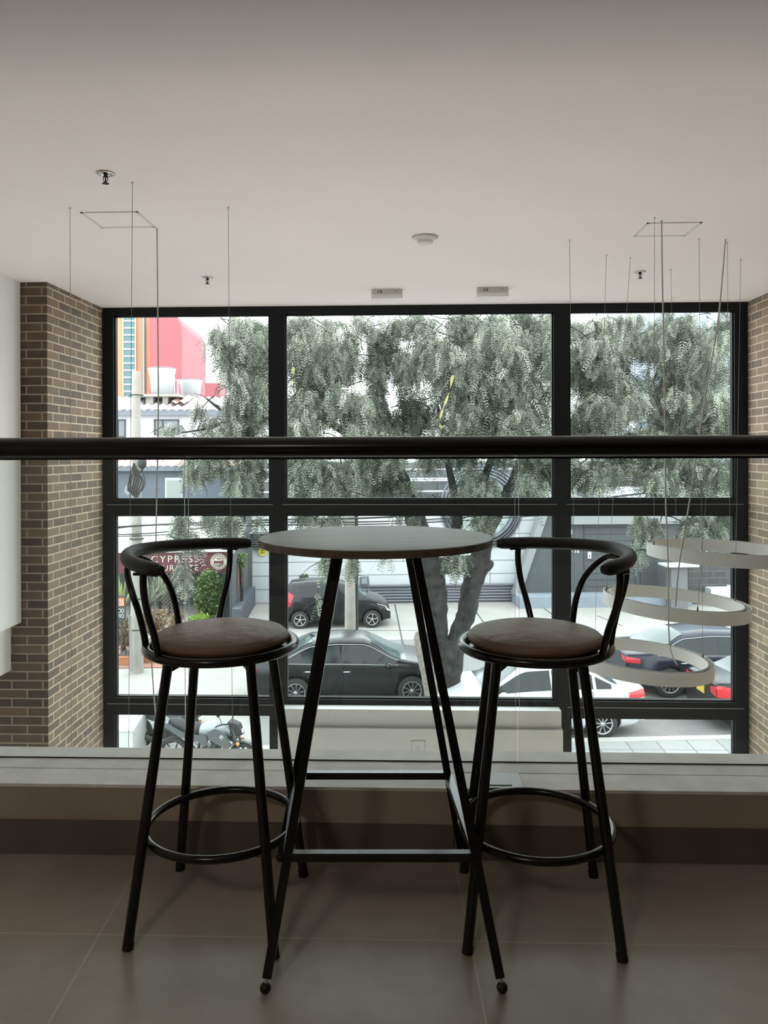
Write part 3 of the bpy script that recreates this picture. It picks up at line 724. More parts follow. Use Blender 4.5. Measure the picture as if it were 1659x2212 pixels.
o = MB(); o.box(c.x - .7, 43.2, c.z - 1.4, c.x - .3, 44.6, c.z - .12); o.box(c.x + .2, 43.2, c.z - 1.4, c.x + .5, 44.6, c.z - .12); ext_part('pier', o, E['concpole'], ts)
tank(350, 793, 854.5, 58, 44, 'larger grey water tank standing on the concrete slab')
tank(412, 819, 857, 50, 46, 'smaller grey water tank right of the larger one')
pp = ext_thing('pipe_frame', 'thin white pipe between the two rooftop water tanks', 'pipe', S(381, 858, 44.5))
o = MB(); q = lambda a, b: S(a, b, 44.5)
for a_, b_ in (((376, 812), (376, 860)), ((384, 820), (384, 860)), ((376, 822), (388, 822))): ext_part('pipe', MB().tube([q(*a_), q(*b_)], .05, 6), E['white'], pp)

# --- lower grey house with faded tile roof
D = 36
h2 = ext_thing('grey_house', 'grey walled house with faded red tile roof, under the white house', 'house', Vector((S(380, 1040, D).x, D, GZ)))
x0, x1 = S(200, 1000, D).x, S(526, 1000, D).x; ze = S(400, 1012, D).z
ext_part('house_wall', MB().box(x0, D, GZ, x1, D + 4, ze), mat('slate_wall', (.10, .115, .14), .8, noise=.08), h2)
ext_part('fascia', MB().box(x0, D - .35, ze - .1, x1, D - .2, ze + .12), E['louvre'], h2)
ext_part('roof', corr(x0, x1, D - .4, ze + .12, D + 3.6, S(400, 972, D + 3.6).z, .34), E['redroof'], h2)
a, b = S(357, 1032, D), S(395, 1080, D)
w_ = ext_part('window', MB().box(a.x, D - .06, b.z, b.x, D, a.z), E['white'], h2)
ext_part('pane', MB().box(a.x + .08, D - .09, b.z + .1, b.x - .05, D - .06, a.z - .12), mat('pale_pane', (.22, .25, .23), .3), w_)

# --- restaurant
D = 27.6
rs = ext_thing('restaurant', 'restaurant with a maroon sign board under a white canvas roof at the left', 'restaurant', Vector((S(330, 1300, D).x, D, GZ)))
x0 = S(140, 1200, D).x; x1 = S(497, 1200, D).x; za, zb2 = S(400, 1191, D).z, S(400, 1238, D).z
ext_part('sign_board', MB().box(x0, D, zb2, x1, D + .2, za), E['maroon'], rs)
o = MB()
for k in range(9): z = zb2 + (za - zb2) * (k + .5) / 9; o.box(x0, D - .012, z - .006, x1, D, z + .006)
ext_part('board_line', o, mat('maroon_dark', (.06, .015, .018), .8), rs)
ext_part('canvas_roof', MB().add([(x0, D - .1, za - .02), (x1, D - .1, za - .02), (x1 - .9, D + 4.2, S(400, 1118, D + 4.2).z), (x0, D + 4.2, S(400, 1118, D + 4.2).z), (x0, D - .1, za + .04), (x1, D - .1, za + .04), (x1 - .9, D + 4.2, S(400, 1118, D + 4.2).z + .06), (x0, D + 4.2, S(400, 1118, D + 4.2).z + .06)],
         [(3, 2, 1, 0), (4, 5, 6, 7), (0, 1, 5, 4), (1, 2, 6, 5), (2, 3, 7, 6), (3, 0, 4, 7)]), E['tent'], rs)
ext_part('dining_room', MB().box(x0, D + 2.4, GZ, x1, D + 2.6, za), E['dark'], rs)
x = x0
while x < x1 - .2: o = MB(); o.box(x, D + .4, GZ, x + .09, D + .48, zb2 + .02); x += 1.15; ext_part('veranda_post', o, E['dark2'], rs)
o = MB()
xa, xb = S(345, 1300, D).x, S(372, 1300, D).x
for k in range(14):
    z = S(350, 1255, D).z - k * .14; o.tube([(xa, D + .35, z), (xb, D + .35, z + .45)], .018, 4); o.tube([(xb, D + .37, z), (xa, D + .37, z + .45)], .018, 4)
ext_part('lattice', o, mat('lattice_wood', (.12, .10, .08), .8), rs)
_l, _rz, _s = frame_of(rs); L_ = lambda u, v, z: (u - SRI.col[0].x * 0 - (SRI @ _l).x, v - (SRI @ _l).y, z - _l.z)
zl1 = S(360, 1215, D).z; zl2 = S(360, 1234, D).z; rx = (PI / 2, 0, 0)
def put_text(s, px_r, py_base, size_px, D, parent, m, xs=1.0, spacing=1.0, align='RIGHT', off=.02):
    fl, frz, _ = frame_of(parent); base = SRI @ fl
    p = S(px_r, py_base, D); sz = size_px / F * D / .72
    return text('lettering', s, sz, (p.x - base.x, D - off - base.y, p.z - base.z), rx, m, parent, align=align, spacing=spacing, xs=xs)
put_text('CYPRESS', 430, 1214, 15, D, rs, E['cream'], xs=1.05, spacing=1.26)
put_text('RESTAURANTE', 429, 1232, 12.5, D, rs, E['cream'], xs=1.0, spacing=1.2)
def roundel(px, py, r_px):
    p = S(px, py, D); R = r_px / F * D; o = MB()
    o.lathe([(R, 0), (R, -.02), (R * .90, -.02), (R * .90, 0)], (p.x, D, p.z), 36, axis='y'); o.lathe([(R * .58, 0), (R * .58, -.02), (0, -.02)], (p.x, D, p.z), 30, axis='y')
    for k in range(16):
        a = 2 * PI * k / 16
        if abs(math.sin(a)) > .35: o.box(p.x + R * .74 * math.cos(a) - .03, D - .02, p.z + R * .74 * math.sin(a) - .03, p.x + R * .74 * math.cos(a) + .03, D, p.z + R * .74 * math.sin(a) + .03)
    o.box(p.x - R * .85, D - .02, p.z - .05, p.x - R * .6, D, p.z + .05); o.box(p.x + R * .6, D - .02, p.z - .05, p.x + R * .85, D, p.z + .05)
    e = ext_part('emblem', o, E['cream'], rs)
    o = MB(); o.box(p.x - R * .6, D - .03, p.z - .06, p.x + R * .6, D - .02, p.z + .03); o.box(p.x - .08, D - .03, p.z + R * .3, p.x + .08, D - .02, p.z + R * .42); ext_part('emblem_mark', o, E['maroon'], e)
roundel(472.5, 1213, 17.5); roundel(238, 1213, 17.5)

# express sign board
D2 = 22.0
sg = ext_thing('menu_sign', 'black sign board with orange and white lettering beside the left pole', 'sign', S(235, 1345, D2))
a, b = S(170, 1288, D2), S(271, 1342, D2)
o = MB(); o.box(a.x, D2, b.z, b.x, D2 + .05, a.z); ext_part('board', o, E['dark2'], sg)
a, b = S(178, 1292, D2), S(268.5, 1309, D2)
o = MB(); o.box(a.x, D2 - .01, b.z, b.x, D2, a.z); ext_part('orange_band', o, E['orangesign'], sg)
put_text('EXPRESS', 268, 1307, 12.5, D2, sg, E['signwhite'], xs=.5, off=.02)
put_text('SERVICIO', 269, 1323, 9, D2, sg, E['signwhite'], xs=.62); put_text('EJECUTIVO', 269, 1334.5, 9, D2, sg, E['signwhite'], xs=.62)
o = MB(); o.tube([(S(262, 1340, D2).x, D2 + .03, GZ), (S(262, 1340, D2).x, D2 + .03, S(262, 1335, D2).z)], .03, 6); ext_part('sign_post', o, E['dark2'], sg)

# dark side wall with menu board, running away from the street
dw = ext_thing('boundary_wall', 'dark grey stepped boundary wall with an orange menu board, right of the ivy', 'wall', Vector((S(545, 1300, 30).x, 27, GZ)))
uw = S(543, 1250, 30).x
o = MB(); v0, v1 = 26.0, 29.95
pts = [(v0, GZ), (v1, GZ), (v1, S(540, 1128, 30).z), (v0, S(500, 1196, 26).z)]
n = 4; V = [(uw - .25, v, z) for v, z in pts] + [(uw - .1, v, z) for v, z in pts]
o.add(V, [(3, 2, 1, 0), (4, 5, 6, 7)] + [(i, (i + 1) % 4, 4 + (i + 1) % 4, 4 + i) for i in range(4)]); ext_part('upper_wall', o, E['dark'], dw)
o = MB(); o.box(uw - .12, 25.6, GZ, uw + .16, 29.9, S(545, 1266, 30).z); ext_part('lower_wall', o, mat('slate_blue_wall', (.055, .065, .08), .7), dw)
o = MB(); o.box(uw - .10, 26.6, S(520, 1283, 26.6).z, uw - .06, 27.9, S(520, 1283, 26.6).z + 1.05)
mbd = ext_part('menu_board', o, mat('menu_board_brown', (.10, .08, .07), .6), dw)
o = MB()
for k in range(5): o.box(uw - .06, 26.85, S(520, 1280, 26.6).z + .2 + k * .15, uw - .05, 27.65 - (k % 2) * .2, S(520, 1280, 26.6).z + .3 + k * .15)
ext_part('menu_lettering', o, E['orangesign'], mbd)
o = MB(); o.box(S(481, 1300, 27.2).x, 27.2, GZ, uw - .26, 27.3, S(505, 1238, 27.2).z); ext_part('gate', o, mat('gate_blue', (.04, .048, .06), .6, noise=.2, scale=6), dw)

# --- white clad building and upper storey
D = 30
wb = ext_thing('white_building', 'long low white panelled building across the street with grey metal skirting', 'building', Vector((S(850, 1300, D).x, D, GZ)))
x0 = S(545, 1200, D).x; x1 = S(1200, 1200, D).x; zt3 = S(800, 1088, D).z
E['white_panel'].node_tree.nodes
o = MB(); o.box(x0, D, GZ, x1, D + 3.3, zt3); ext_part('panel_wall', o, E['white_panel'], wb)
o = MB(); za, zb3 = S(900, 1265, 29.8).z, GZ + .02
nr = 6; rows = []
xa, xb = S(770, 1280, 29.8).x, S(1125, 1280, 29.8).x
for i in range(nr * 6 + 1):
    z = za + (zb3 - za) * i / (nr * 6); y = 29.86 - .06 * math.sin(2 * PI * i / 6); rows.append([(xa, y, z), (xb, y, z)])
o.grid(rows); o.box(xa, 29.75, za, xb, 29.95, za + .04); ext_part('metal_skirting', o, mat('ribbed_metal', (.20, .21, .24), .45, .3), wb)
o = MB(); a, b = S(539, 1150, 29.9), S(650, 1183, 29.9); k = 0
z = b.z
while z < a.z: o.hexa([(a.x, 29.8, z), (b.x, 29.8, z), (b.x, 29.95, z + .05), (a.x, 29.95, z + .05), (a.x, 29.8, z + .02), (b.x, 29.8, z + .02), (b.x, 29.95, z + .07), (a.x, 29.95, z + .07)]); z += .09
o.box(a.x, 29.93, b.z, b.x, 29.98, a.z); ext_part('ventilation_louvre', o, E['louvre'], wb)
# round window
c = S(1040, 1095, D); o = MB()
for R_, dd in ((1.62, .10), (1.50, .18), (1.38, .26), (1.26, .34)):
    o.lathe([(R_, 0), (R_, -dd), (R_ - .07, -dd), (R_ - .09, 0)], (c.x, D, c.z), 64, axis='y')
rwn = ext_part('round_window', o, E['louvre'], wb)
ext_part('pane', MB().lathe([(1.2, -.03), (0, -.03)], (c.x, D, c.z), 64, axis='y'), mat('pale_round_glass', (.36, .42, .40), .3), rwn)
up = ext_thing('upper_storey', 'dark grey upper storey with white rails behind the tree crown', 'building', Vector((S(900, 1000, 33).x, 33, GZ)))
D = 33.5; x0 = S(530, 1000, D).x; x1 = S(1640, 1000, D).x
ext_part('storey_wall', MB().box(x0, D, GZ, x1, D + 5, S(900, 1000, D).z), mat('grey_green_wall', (.10, .11, .11), .7, noise=.1), up)
o = MB()
for yy in (1013, 1033, 1037, 1060): z = S(900, yy, D).z; o.box(x0, D - .5, z - .03, x1, D - .4, z + .03)
ext_part('white_rail', o, E['white'], up)
a, b = S(948, 1034, D), S(990, 1072, D); w_ = ext_part('window', MB().box(a.x, D - .1, b.z, b.x, D, a.z), E['greyedge'], up)
o = MB()
for k in range(6): x = a.x + (b.x - a.x) * (k + .5) / 6; o.box(x - .03, D - .16, b.z, x + .03, D - .1, a.z)
ext_part('window_bar', o, E['louvre'], w_)
o = MB(); z0 = S(1300, 1084, 31).z; z1 = S(1300, 1056, 31).z; o.box(S(1180, 1070, 31).x, 30.2, z0, S(1640, 1070, 31).x, 33, z1); ext_part('parapet', o, E['white'], up, label='white parapet band')

# --- dark building on the right
D = 29.4
db = ext_thing('dark_building', 'charcoal building front with a slanted edge, white lettering and a blue-grey step', 'building', Vector((S(1350, 1280, D).x, D, GZ)))
zt4 = S(1300, 1088, D).z; zb4 = S(1200, 1283, D).z
pl = [(S(1124, 1283, D).x, zb4), (S(1640, 1283, D).x, S(1640, 1283, D).z), (S(1640, 1088, D).x, zt4), (S(1190, 1088, D).x, zt4)]
pl[1] = (pl[1][0], zb4)
o = MB(); o.slabpoly(pl, D, D + .55); ext_part('front_wall', o, E['dark'], db)
e = .16; o = MB(); o.slabpoly([(pl[0][0] - .28, zb4), (pl[0][0], zb4), (pl[3][0], zt4), (pl[3][0] - .28, zt4)], D - .12, D + .5); ext_part('slanted_edge', o, E['greyedge'], db)
o = MB(); a, b = S(1231, 1100, D), S(1640, 1128, D); o.box(a.x, D - .35, b.z, b.x, D - .001, a.z); ext_part('door_canopy', o, E['greyedge'], db)
o = MB()
for pp in (1262, 1372, 1383, 1418): x = S(pp, 1200, D).x; o.box(x - .02, D - .03, zb4 + .05, x + .02, D - .001, S(pp, 1130, D).z)
for yy in range(1140, 1280, 14): z = S(1300, yy, D).z; o.box(S(1262, yy, D).x, D - .02, z - .008, S(1372, yy, D).x, D - .001, z + .008)
ext_part('door_joint', o, E['dark2'], db)
o = MB(); o.box(S(1383, 1200, D).x, D - .04, zb4, S(1418, 1200, D).x, D - .001, S(1400, 1130, D).z); ext_part('doorway', o, E['dark2'], db)
a, b = S(1269.5, 1192, D), S(1276.5, 1206, D); o = MB(); o.box(a.x, D - .04, b.z, b.x, D - .001, a.z); nt_ = ext_part('notice', o, E['signwhite'], db, label='small white notice on the door')
o = MB(); o.box(a.x + .04, D - .05, b.z + .05, b.x - .04, D - .04, b.z + .12); ext_part('notice_mark', o, E['dark2'], nt_)
put_text('S', 1237, 1153, 8.5, D, db, E['signwhite']); put_text('ER', 1246, 1180, 8.5, D, db, E['signwhite'])
put_text('7', 1196.5, 1194, 8.5, D, db, E['signwhite']); put_text('7-38', 1251, 1194, 8.5, D, db, E['signwhite'], spacing=1.15)
o = MB(); a = SG(1120, 1305, GZ); q2 = SG(1500, 1292, GZ); o.box(S(1120, 1290, 28.7).x, 28.5, GZ, S(1490, 1290, 28.7).x, D + .5, S(1300, 1284, 28.9).z)
ext_part('entrance_step', o, E['bluegrey'], db, label='blue-grey step in front of the dark building')
o = MB(); o.box(S(1520, 1280, 29).x, 28.4, GZ, S(1660, 1280, 29).x, 29.3, S(1560, 1270, 28.6).z); ext_part('planter_ledge', o, E['white'], db)
M_l = brick_mat('dark_block_wall', (0, 2), (.06, .06, .06), (.045, .045, .045), (.10, .10, .10), bw=.5, rh=.25, ms=.012, bump=0)
o = MB(); o.box(S(1487, 1200, 28.9).x, 28.9, GZ, S(1570, 1200, 28.9).x, 29.38, S(1500, 1190, 28.9).z); ext_part('block_wall', o, M_l, db)
vd = ext_thing('valet_desk', 'grey pedestal desk with a white top before the dark building', 'desk', S(1468, 1290, 28.0))
a, b = S(1450, 1224, 28.0), S(1486, 1290, 28.0)
ext_part('pedestal', MB().box(a.x, 28.0, GZ + .01, b.x, 28.5, a.z), mat('desk_grey', (.12, .125, .13), .6), vd)
ext_part('desk_top', MB().box(a.x - .25, 27.8, a.z, b.x + .35, 28.6, a.z + .07), E['white'], vd)

# octagonal sign
c = S(567, 1191.5, 29.93); s_ = ext_thing('octagonal_sign', 'small yellow octagonal sign on the white wall left of the table', 'sign', Vector((c.x, 29.93, c.z)))
R_ = 9.6 / F * 30
build('sign_plate', MB().lathe([(R_, .06), (R_, 0), (0, 0)], (0, 0, 0), 8, axis='y', smooth=False), E['yellow'], s_).rotation_euler = (0, PI / 8, 0)
o = MB(); o.box(-.1, -.01, -.03, .1, 0, -.01); o.box(-.08, -.01, -.08, .08, 0, -.06); o.ell((0, 0, .045), (.03, .01, .03)); build('sign_mark', o, E['dark2'], s_)

# --- grey box of unclear use on a stem, shrub behind the hatchback
fl = ext_thing('box_fixture', 'grey box on a thin stem behind the small hatchback', 'box_fixture', SG(797, 1330, GZ) * 0 + Vector((S(797, 1260, 27.6).x, 27.6, GZ)))
c = S(788, 1255, 27.6); _b = SRI @ frame_of(fl)[0]; cz = c.z - GZ; cx = c.x - _b.x
o = MB(); o.hexa([(cx - .2, -.15, cz - .16), (cx + .19, -.15, cz - .2), (cx + .19, .2, cz - .2), (cx - .2, .2, cz - .16), (cx - .17, -.1, cz + .17), (cx + .14, -.1, cz + .2), (cx + .14, .2, cz + .2), (cx - .17, .2, cz + .17)])
bevel(build('box_shell', o, E['louvre'], fl), .03)
o = MB(); o.tube([(cx + .12, .05, 0), (cx + .12, .05, cz - .15)], .025, 8); build('stem', o, E['greyedge'], fl)
o = MB(); o.box(cx - .12, -.17, cz - .08, cx + .08, -.14, cz + .11); build('box_front', o, mat('box_front_grey', (.25, .27, .3), .2), fl)

# ---------------------------------------------------------------- foliage generators
def leaf_mesh(name, verts, quads_n, tone, m, parent, space='street', kind=None, label=None, top=None):
    v = verts.astype(np.float64)
    if space == 'street': v = v @ np.array(SR).T
    org = None
    if parent is not None:
        loc, rz, _ = frame_of(parent); v = (v - np.array(loc)) @ np.array(Matrix.Rotation(-rz, 3, 'Z')).T
    elif top is not None:
        org = (v.min(0) + v.max(0)) / 2; org[2] = v[:, 2].min(); v = v - org
    me = bpy.data.meshes.new(name); nv = len(v); me.vertices.add(nv); me.vertices.foreach_set('co', v.ravel())
    me.loops.add(nv); me.loops.foreach_set('vertex_index', np.arange(nv, dtype=np.int32))
    me.polygons.add(quads_n); me.polygons.foreach_set('loop_start', np.arange(0, nv, 4, dtype=np.int32))
    me.update(calc_edges=True)
    at = me.attributes.new('tone', 'FLOAT', 'POINT'); at.data.foreach_set('value', np.repeat(tone, 4).astype(np.float32))
    me.materials.append(m); o = bpy.data.objects.new(name, me); C.objects.link(o)
    if parent: o.parent = parent
    if org is not None: o.location = org
    if top:
        for k_, v_ in top.items(): o[k_] = v_
    if kind: o['kind'] = kind
    if label: o['label'] = label
    return o
def fronds(org, K=8, L=(.22, .38), lw=.0075, ll=.055, spread=.35):
    N = len(org); d = rng.normal(0, spread, (N, 3)); d[:, 2] = -1 + rng.normal(0, .25, N); d /= np.linalg.norm(d, axis=1)[:, None]
    side = np.cross(d, rng.normal(0, 1, (N, 3))); side /= np.linalg.norm(side, axis=1)[:, None]
    Ln = rng.uniform(*L, N); out = []; tone_f = np.clip(rng.beta(1.1, 1.3, N), 0, 1); tones = []
    curve = rng.normal(0, .25, (N, 3)); curve[:, 2] = np.abs(curve[:, 2]) * .2
    nrm = np.cross(d, side)
    for k in range(K):
        t = (k + .5) / K; base = org + d * (Ln * t)[:, None] + curve * (Ln * (1 - t) * t)[:, None]
        for sg_ in (-1, 1):
            ld = side * sg_ * .8 + d * .65 + rng.normal(0, .12, (N, 3)); ld /= np.linalg.norm(ld, axis=1)[:, None]
            l_ = ll * (1.15 - .5 * t) * rng.uniform(.8, 1.2, N); pr = np.cross(ld, nrm); pr /= (np.linalg.norm(pr, axis=1)[:, None] + 1e-9)
            a = base; b = base + ld * (l_ * .4)[:, None] + pr * lw; c_ = base + ld * l_[:, None]; e_ = base + ld * (l_ * .4)[:, None] - pr * lw
            out.append(np.stack([a, b, c_, e_], 1)); tones.append(np.clip(tone_f + rng.normal(0, .06, N), 0, 1))
    V = np.concatenate(out, 0).reshape(-1, 3); return V, np.concatenate(tones)
def blobs(lst, total):
    """lst: (px, py, rx, ry, D, dD, weight); points on ellipsoid volumes, clumped"""
    w = np.array([b[2] * b[3] * b[6] for b in lst], float); w /= w.sum(); pts = []
    for b, wi in zip(lst, w):
        n = int(total * wi); c = S(b[0], b[1], b[4]); sc = b[4] / F
        q = rng.normal(0, 1, (n, 3)); q /= np.linalg.norm(q, axis=1)[:, None]; rr = rng.uniform(0, 1, n) ** .45
        # clumping: pull to random twig centres
        nc = max(3, n // 60); cq = rng.normal(0, 1, (nc, 3)); cq /= np.linalg.norm(cq, axis=1)[:, None]; cq *= (rng.uniform(0, 1, nc) ** .4)[:, None]
        idx = rng.integers(0, nc, n); q = q * rr[:, None]; q = q * .38 + cq[idx] * .72
        pts.append(np.stack([c.x + q[:, 0] * b[2] * sc, b[4] + q[:, 1] * b[5], c.z + q[:, 2] * b[3] * sc], 1))
    return np.concatenate(pts, 0)
def leaf_cloud(pts, size, droop=0.0):
    N = len(pts); d = rng.normal(0, 1, (N, 3)); d[:, 2] -= droop; d /= np.linalg.norm(d, axis=1)[:, None]
    s_ = np.cross(d, rng.normal(0, 1, (N, 3))); s_ /= np.linalg.norm(s_, axis=1)[:, None]; L = size * rng.uniform(.6, 1.3, N)[:, None]
    V = np.stack([pts, pts + d * L * .5 + s_ * L * .3, pts + d * L, pts + d * L * .5 - s_ * L * .3], 1).reshape(-1, 3)
    return V, np.clip(rng.normal(.5, .25, N), 0, 1)

# --- the pepper tree
TD = 16.4
tr = ext_thing('pepper_tree', 'large drooping pepper tree on the kerb, filling the upper windows', 'tree', SG(950, 1560, GZ) * 0 + Vector((S(948, 1500, TD).x, TD, GZ)))
def T(px, py, D=TD): return S(px, py, D)
tk = MB()
def limb(pts, rad, n=14, sub=5):
    q = smooth_path([T(*p) for p in pts], sub); m = len(q); R = []
    for i in range(m):
        t = i / (m - 1) * (len(rad) - 1); k = min(int(t), len(rad) - 2); R.append((rad[k] * (1 - (t - k)) + rad[k + 1] * (t - k)) / F * TD * (1 + .05 * math.sin(i * 2.3) + random.uniform(-.03, .03)))
    tk.tube(q, R, n); 
limb([(952, 1665, TD), (954, 1560, TD), (957, 1490, TD), (965, 1430, TD), (966, 1380, TD)], [48, 38, 33, 37, 33], 20)
limb([(945, 1410, TD), (944, 1330, TD), (940, 1270, TD), (922, 1215, TD), (905, 1150, TD - .1), (885, 1080, TD - .2), (862, 1010, TD - .3), (840, 930, TD - .4), (800, 850, TD - .2)], [24, 23, 25, 30, 25, 18, 12, 7, 4])
limb([(978, 1430, TD), (990, 1370, TD), (1008, 1325, TD), (1018, 1270, TD), (1032, 1225, TD), (1043, 1180, TD), (1046, 1130, TD), (1040, 1060, TD + .2), (1065, 980, TD + .3), (1090, 900, TD + .3), (1120, 800, TD + .3)], [22, 20, 21, 22, 25, 20, 15, 10, 8, 5, 3])
limb([(925, 1232, TD), (960, 1222, TD - .1), (1000, 1218, TD - .1), (1035, 1222, TD)], [24, 19, 18, 24])
limb([(975, 1225, TD), (982, 1170, TD), (988, 1120, TD), (980, 1060, TD), (965, 990, TD), (950, 900, TD), (930, 800, TD)], [16, 14, 12, 9, 6, 4, 2])
limb([(1030, 1230, TD), (1052, 1218, TD - .1), (1056, 1210, TD - .1)], [20, 15, 9])
limb([(1085, 1090, TD), (1098, 1060, TD), (1120, 1000, TD), (1150, 900, TD), (1200, 820, TD)], [7, 9, 8, 5, 3])
limb([(1048, 1160, TD), (1085, 1090, TD), (1100, 1050, TD)], [15, 12, 11])
limb([(1120, 1000, TD), (1200, 950, TD + .5), (1300, 925, TD + 1), (1400, 890, TD + 1.4), (1480, 850, TD + 1.6)], [6, 6, 5, 4, 2])
limb([(1385, 900, TD + 1.3), (1405, 840, TD + 1.4), (1430, 780, TD + 1.4)], [5, 4, 2])
limb([(1120, 990, TD), (1250, 940, TD - 1), (1400, 980, TD - 1.5), (1520, 960, TD - 1.6)], [5, 5, 4, 2])
limb([(870, 1030, TD), (780, 960, TD - .6), (680, 900, TD - .9), (590, 905, TD - 1.0), (540, 890, TD - 1.0)], [10, 8, 6, 5, 4])
limb([(590, 905, TD - 1), (560, 850, TD - 1), (500, 780, TD - 1), (470, 700, TD - 1)], [4, 3, 2, 1])
limb([(560, 895, TD - 1), (500, 905, TD - 1), (450, 925, TD - 1.1), (390, 935, TD - 1.2)], [4, 3.5, 2.5, 1.2])
limb([(505, 905, TD - 1), (470, 880, TD - 1), (445, 860, TD - 1)], [4, 3, 1.5])
limb([(862, 1010, TD), (815, 940, TD + .5), (790, 890, TD + .7), (760, 850, TD + .8)], [8, 6, 4, 2])
ext_part('trunk', tk, E['bark'], tr)
sb_ = MB(); q = smooth_path([T(938, 1600, TD - .3), T(932, 1500, TD - .32), T(921, 1440, TD - .32), T(911, 1400, TD - .3), T(908, 1378, TD - .28), T(914, 1362, TD - .26)], 5)
sb_.tube(q, [(16 - 3 * i / (len(q) - 1)) * (1 if i < len(q) - 3 else (.8 if i == len(q) - 2 else .5)) / F * TD * (1 + .06 * math.sin(i * 2)) for i in range(len(q))], 14); ext_part('cut_stem', sb_, E['bark_l'], tr, label='pale sawn-off stem at the foot of the trunk')
BL = [ # px, py, rx, ry, D, dD, weight
 (520, 740, 70, 90, 15.6, .9, .8), (560, 830, 70, 90, 15.6, .9, 1.0), (500, 850, 55, 70, 15.3, .8, .7), (470, 720, 22, 40, 15.5, .5, .35),
 (470, 960, 75, 60, 15.2, .8, 1.0), (540, 1010, 60, 60, 15.4, .8, 1.1), (410, 1010, 42, 55, 15.2, .6, .8), (450, 900, 60, 35, 15.3, .5, .35), (370, 925, 25, 22, 15.2, .3, .5),
 (400, 1140, 45, 50, 15.2, .5, .8), (480, 1120, 55, 35, 15.2, .6, .9), (400, 1225, 17, 50, 15.2, .4, .6), (560, 1110, 22, 35, 15.3, .3, .2),
 (680, 770, 85, 100, 16.0, 1.2, 1.1), (660, 900, 75, 80, 15.6, 1.0, 1.2), (760, 880, 80, 80, 15.8, 1.1, 1.0), (740, 745, 50, 55, 16.5, .9, .6), (850, 790, 55, 60, 16.6, .8, .35), (830, 700, 60, 25, 16.4, .8, .4),
 (700, 1020, 105, 70, 15.5, 1.1, 1.3), (820, 960, 80, 80, 15.8, 1.0, 1.1), (900, 1050, 60, 35, 16.2, .6, .25),
 (960, 760, 95, 105, 15.6, 1.2, 1.3), (1080, 780, 110, 115, 15.4, 1.3, 1.4), (1000, 900, 100, 80, 15.8, 1.1, 1.1), (1120, 920, 90, 100, 15.4, 1.1, 1.2), (1040, 1040, 75, 55, 15.9, .8, .8), (1150, 1030, 55, 60, 15.6, .8, .7), (950, 980, 70, 40, 16.0, .8, .5),
 (1180, 760, 60, 100, 15.6, 1.0, 1.0), (1290, 760, 90, 95, 16.4, 1.5, 1.3), (1300, 870, 95, 70, 16.2, 1.4, 1.1), (1420, 740, 70, 60, 17.0, 1.3, 1.0), (1500, 770, 95, 95, 16.6, 1.6, 1.4), (1420, 850, 80, 60, 16.8, 1.4, .9), (1540, 900, 80, 95, 16.2, 1.5, 1.3), (1430, 960, 90, 45, 16.2, 1.3, .9),
 (1290, 1010, 80, 50, 15.8, 1.0, 1.1), (1400, 1030, 80, 45, 15.6, 1.0, 1.2), (1520, 1030, 80, 55, 15.8, 1.0, 1.1), (1230, 950, 40, 50, 15.8, .8, .6),
 (1395, 1135, 42, 45, 15.4, .5, .9), (1385, 1185, 22, 22, 15.4, .3, .4), (1510, 1130, 62, 40, 15.5, .6, 1.0), (1585, 1100, 35, 50, 15.5, .5, .5),
 (700, 1115, 75, 24, 15.4, .5, .7), (712, 1215, 22, 40, 15.2, .3, .55), (757, 1205, 20, 32, 15.2, .3, .45), (830, 1195, 22, 22, 15.3, .3, .2), (690, 1290, 9, 40, 15.2, .2, .12), (880, 1110, 40, 22, 15.8, .4, .4), (1060, 1105, 45, 30, 15.9, .4, .5), (975, 1210, 55, 25, 15.9, .25, .5), (1030, 1120, 35, 30, 16, .3, .4),
]
BL += [(px_, 692, 55, 26, 16.2 + .5 * (i_ % 3), .7, .55) for i_, px_ in enumerate((650, 720, 900, 960, 1030, 1090, 1150, 1190, 1250, 1300, 1350, 1440, 1500, 1560, 560, 510))] + [ # deeper layer behind
 (700, 800, 90, 130, 17.6, .8, 1.0), (640, 960, 60, 110, 17.0, .8, .8), (1000, 720, 90, 60, 17.6, .8, .8), (1100, 860, 110, 150, 17.4, .8, 1.2), (900, 900, 100, 80, 17.6, .8, .9), (800, 1010, 120, 70, 17.2, .8, .9),
 (1300, 820, 90, 140, 18.0, .8, 1.2), (1460, 720, 120, 50, 18.4, .8, .8), (1480, 880, 110, 130, 18.2, .8, 1.3), (1380, 960, 150, 60, 17.8, .8, 1.1), (550, 760, 50, 110, 17.0, .6, .7), (520, 930, 70, 70, 16.6, .6, .7), (880, 840, 40, 60, 17.4, .5, .35), (1180, 980, 60, 90, 17.0, .6, .7),
 (800, 770, 55, 80, 17.2, .6, .9), (860, 700, 40, 40, 16.4, .6, .8), (815, 830, 50, 40, 16.6, .6, .8), (760, 760, 35, 60, 16.6, .6, .6), (880, 790, 40, 60, 16.6, .6, .7), (770, 700, 50, 35, 16.8, .6, .5), (860, 740, 50, 60, 17.4, .6, .45), (900, 690, 60, 22, 16.8, .5, .5), (640, 700, 50, 30, 16.8, .5, .5), (1010, 690, 80, 22, 16.6, .6, .6), (820, 870, 60, 50, 17.2, .6, .7), (560, 690, 30, 22, 16, .4, .4), (1330, 690, 60, 25, 17, .6, .5), (1560, 690, 50, 30, 17.5, .6, .5), (1250, 900, 60, 60, 17, .6, .6), (1030, 960, 90, 50, 17, .6, .8), (640, 720, 40, 50, 16.6, .6, .5), (1200, 700, 60, 40, 16.6, .8, .6), (1560, 1000, 50, 80, 17, .8, .8), (1130, 690, 70, 30, 16, .8, .7)]
pts = blobs(BL, 48000)
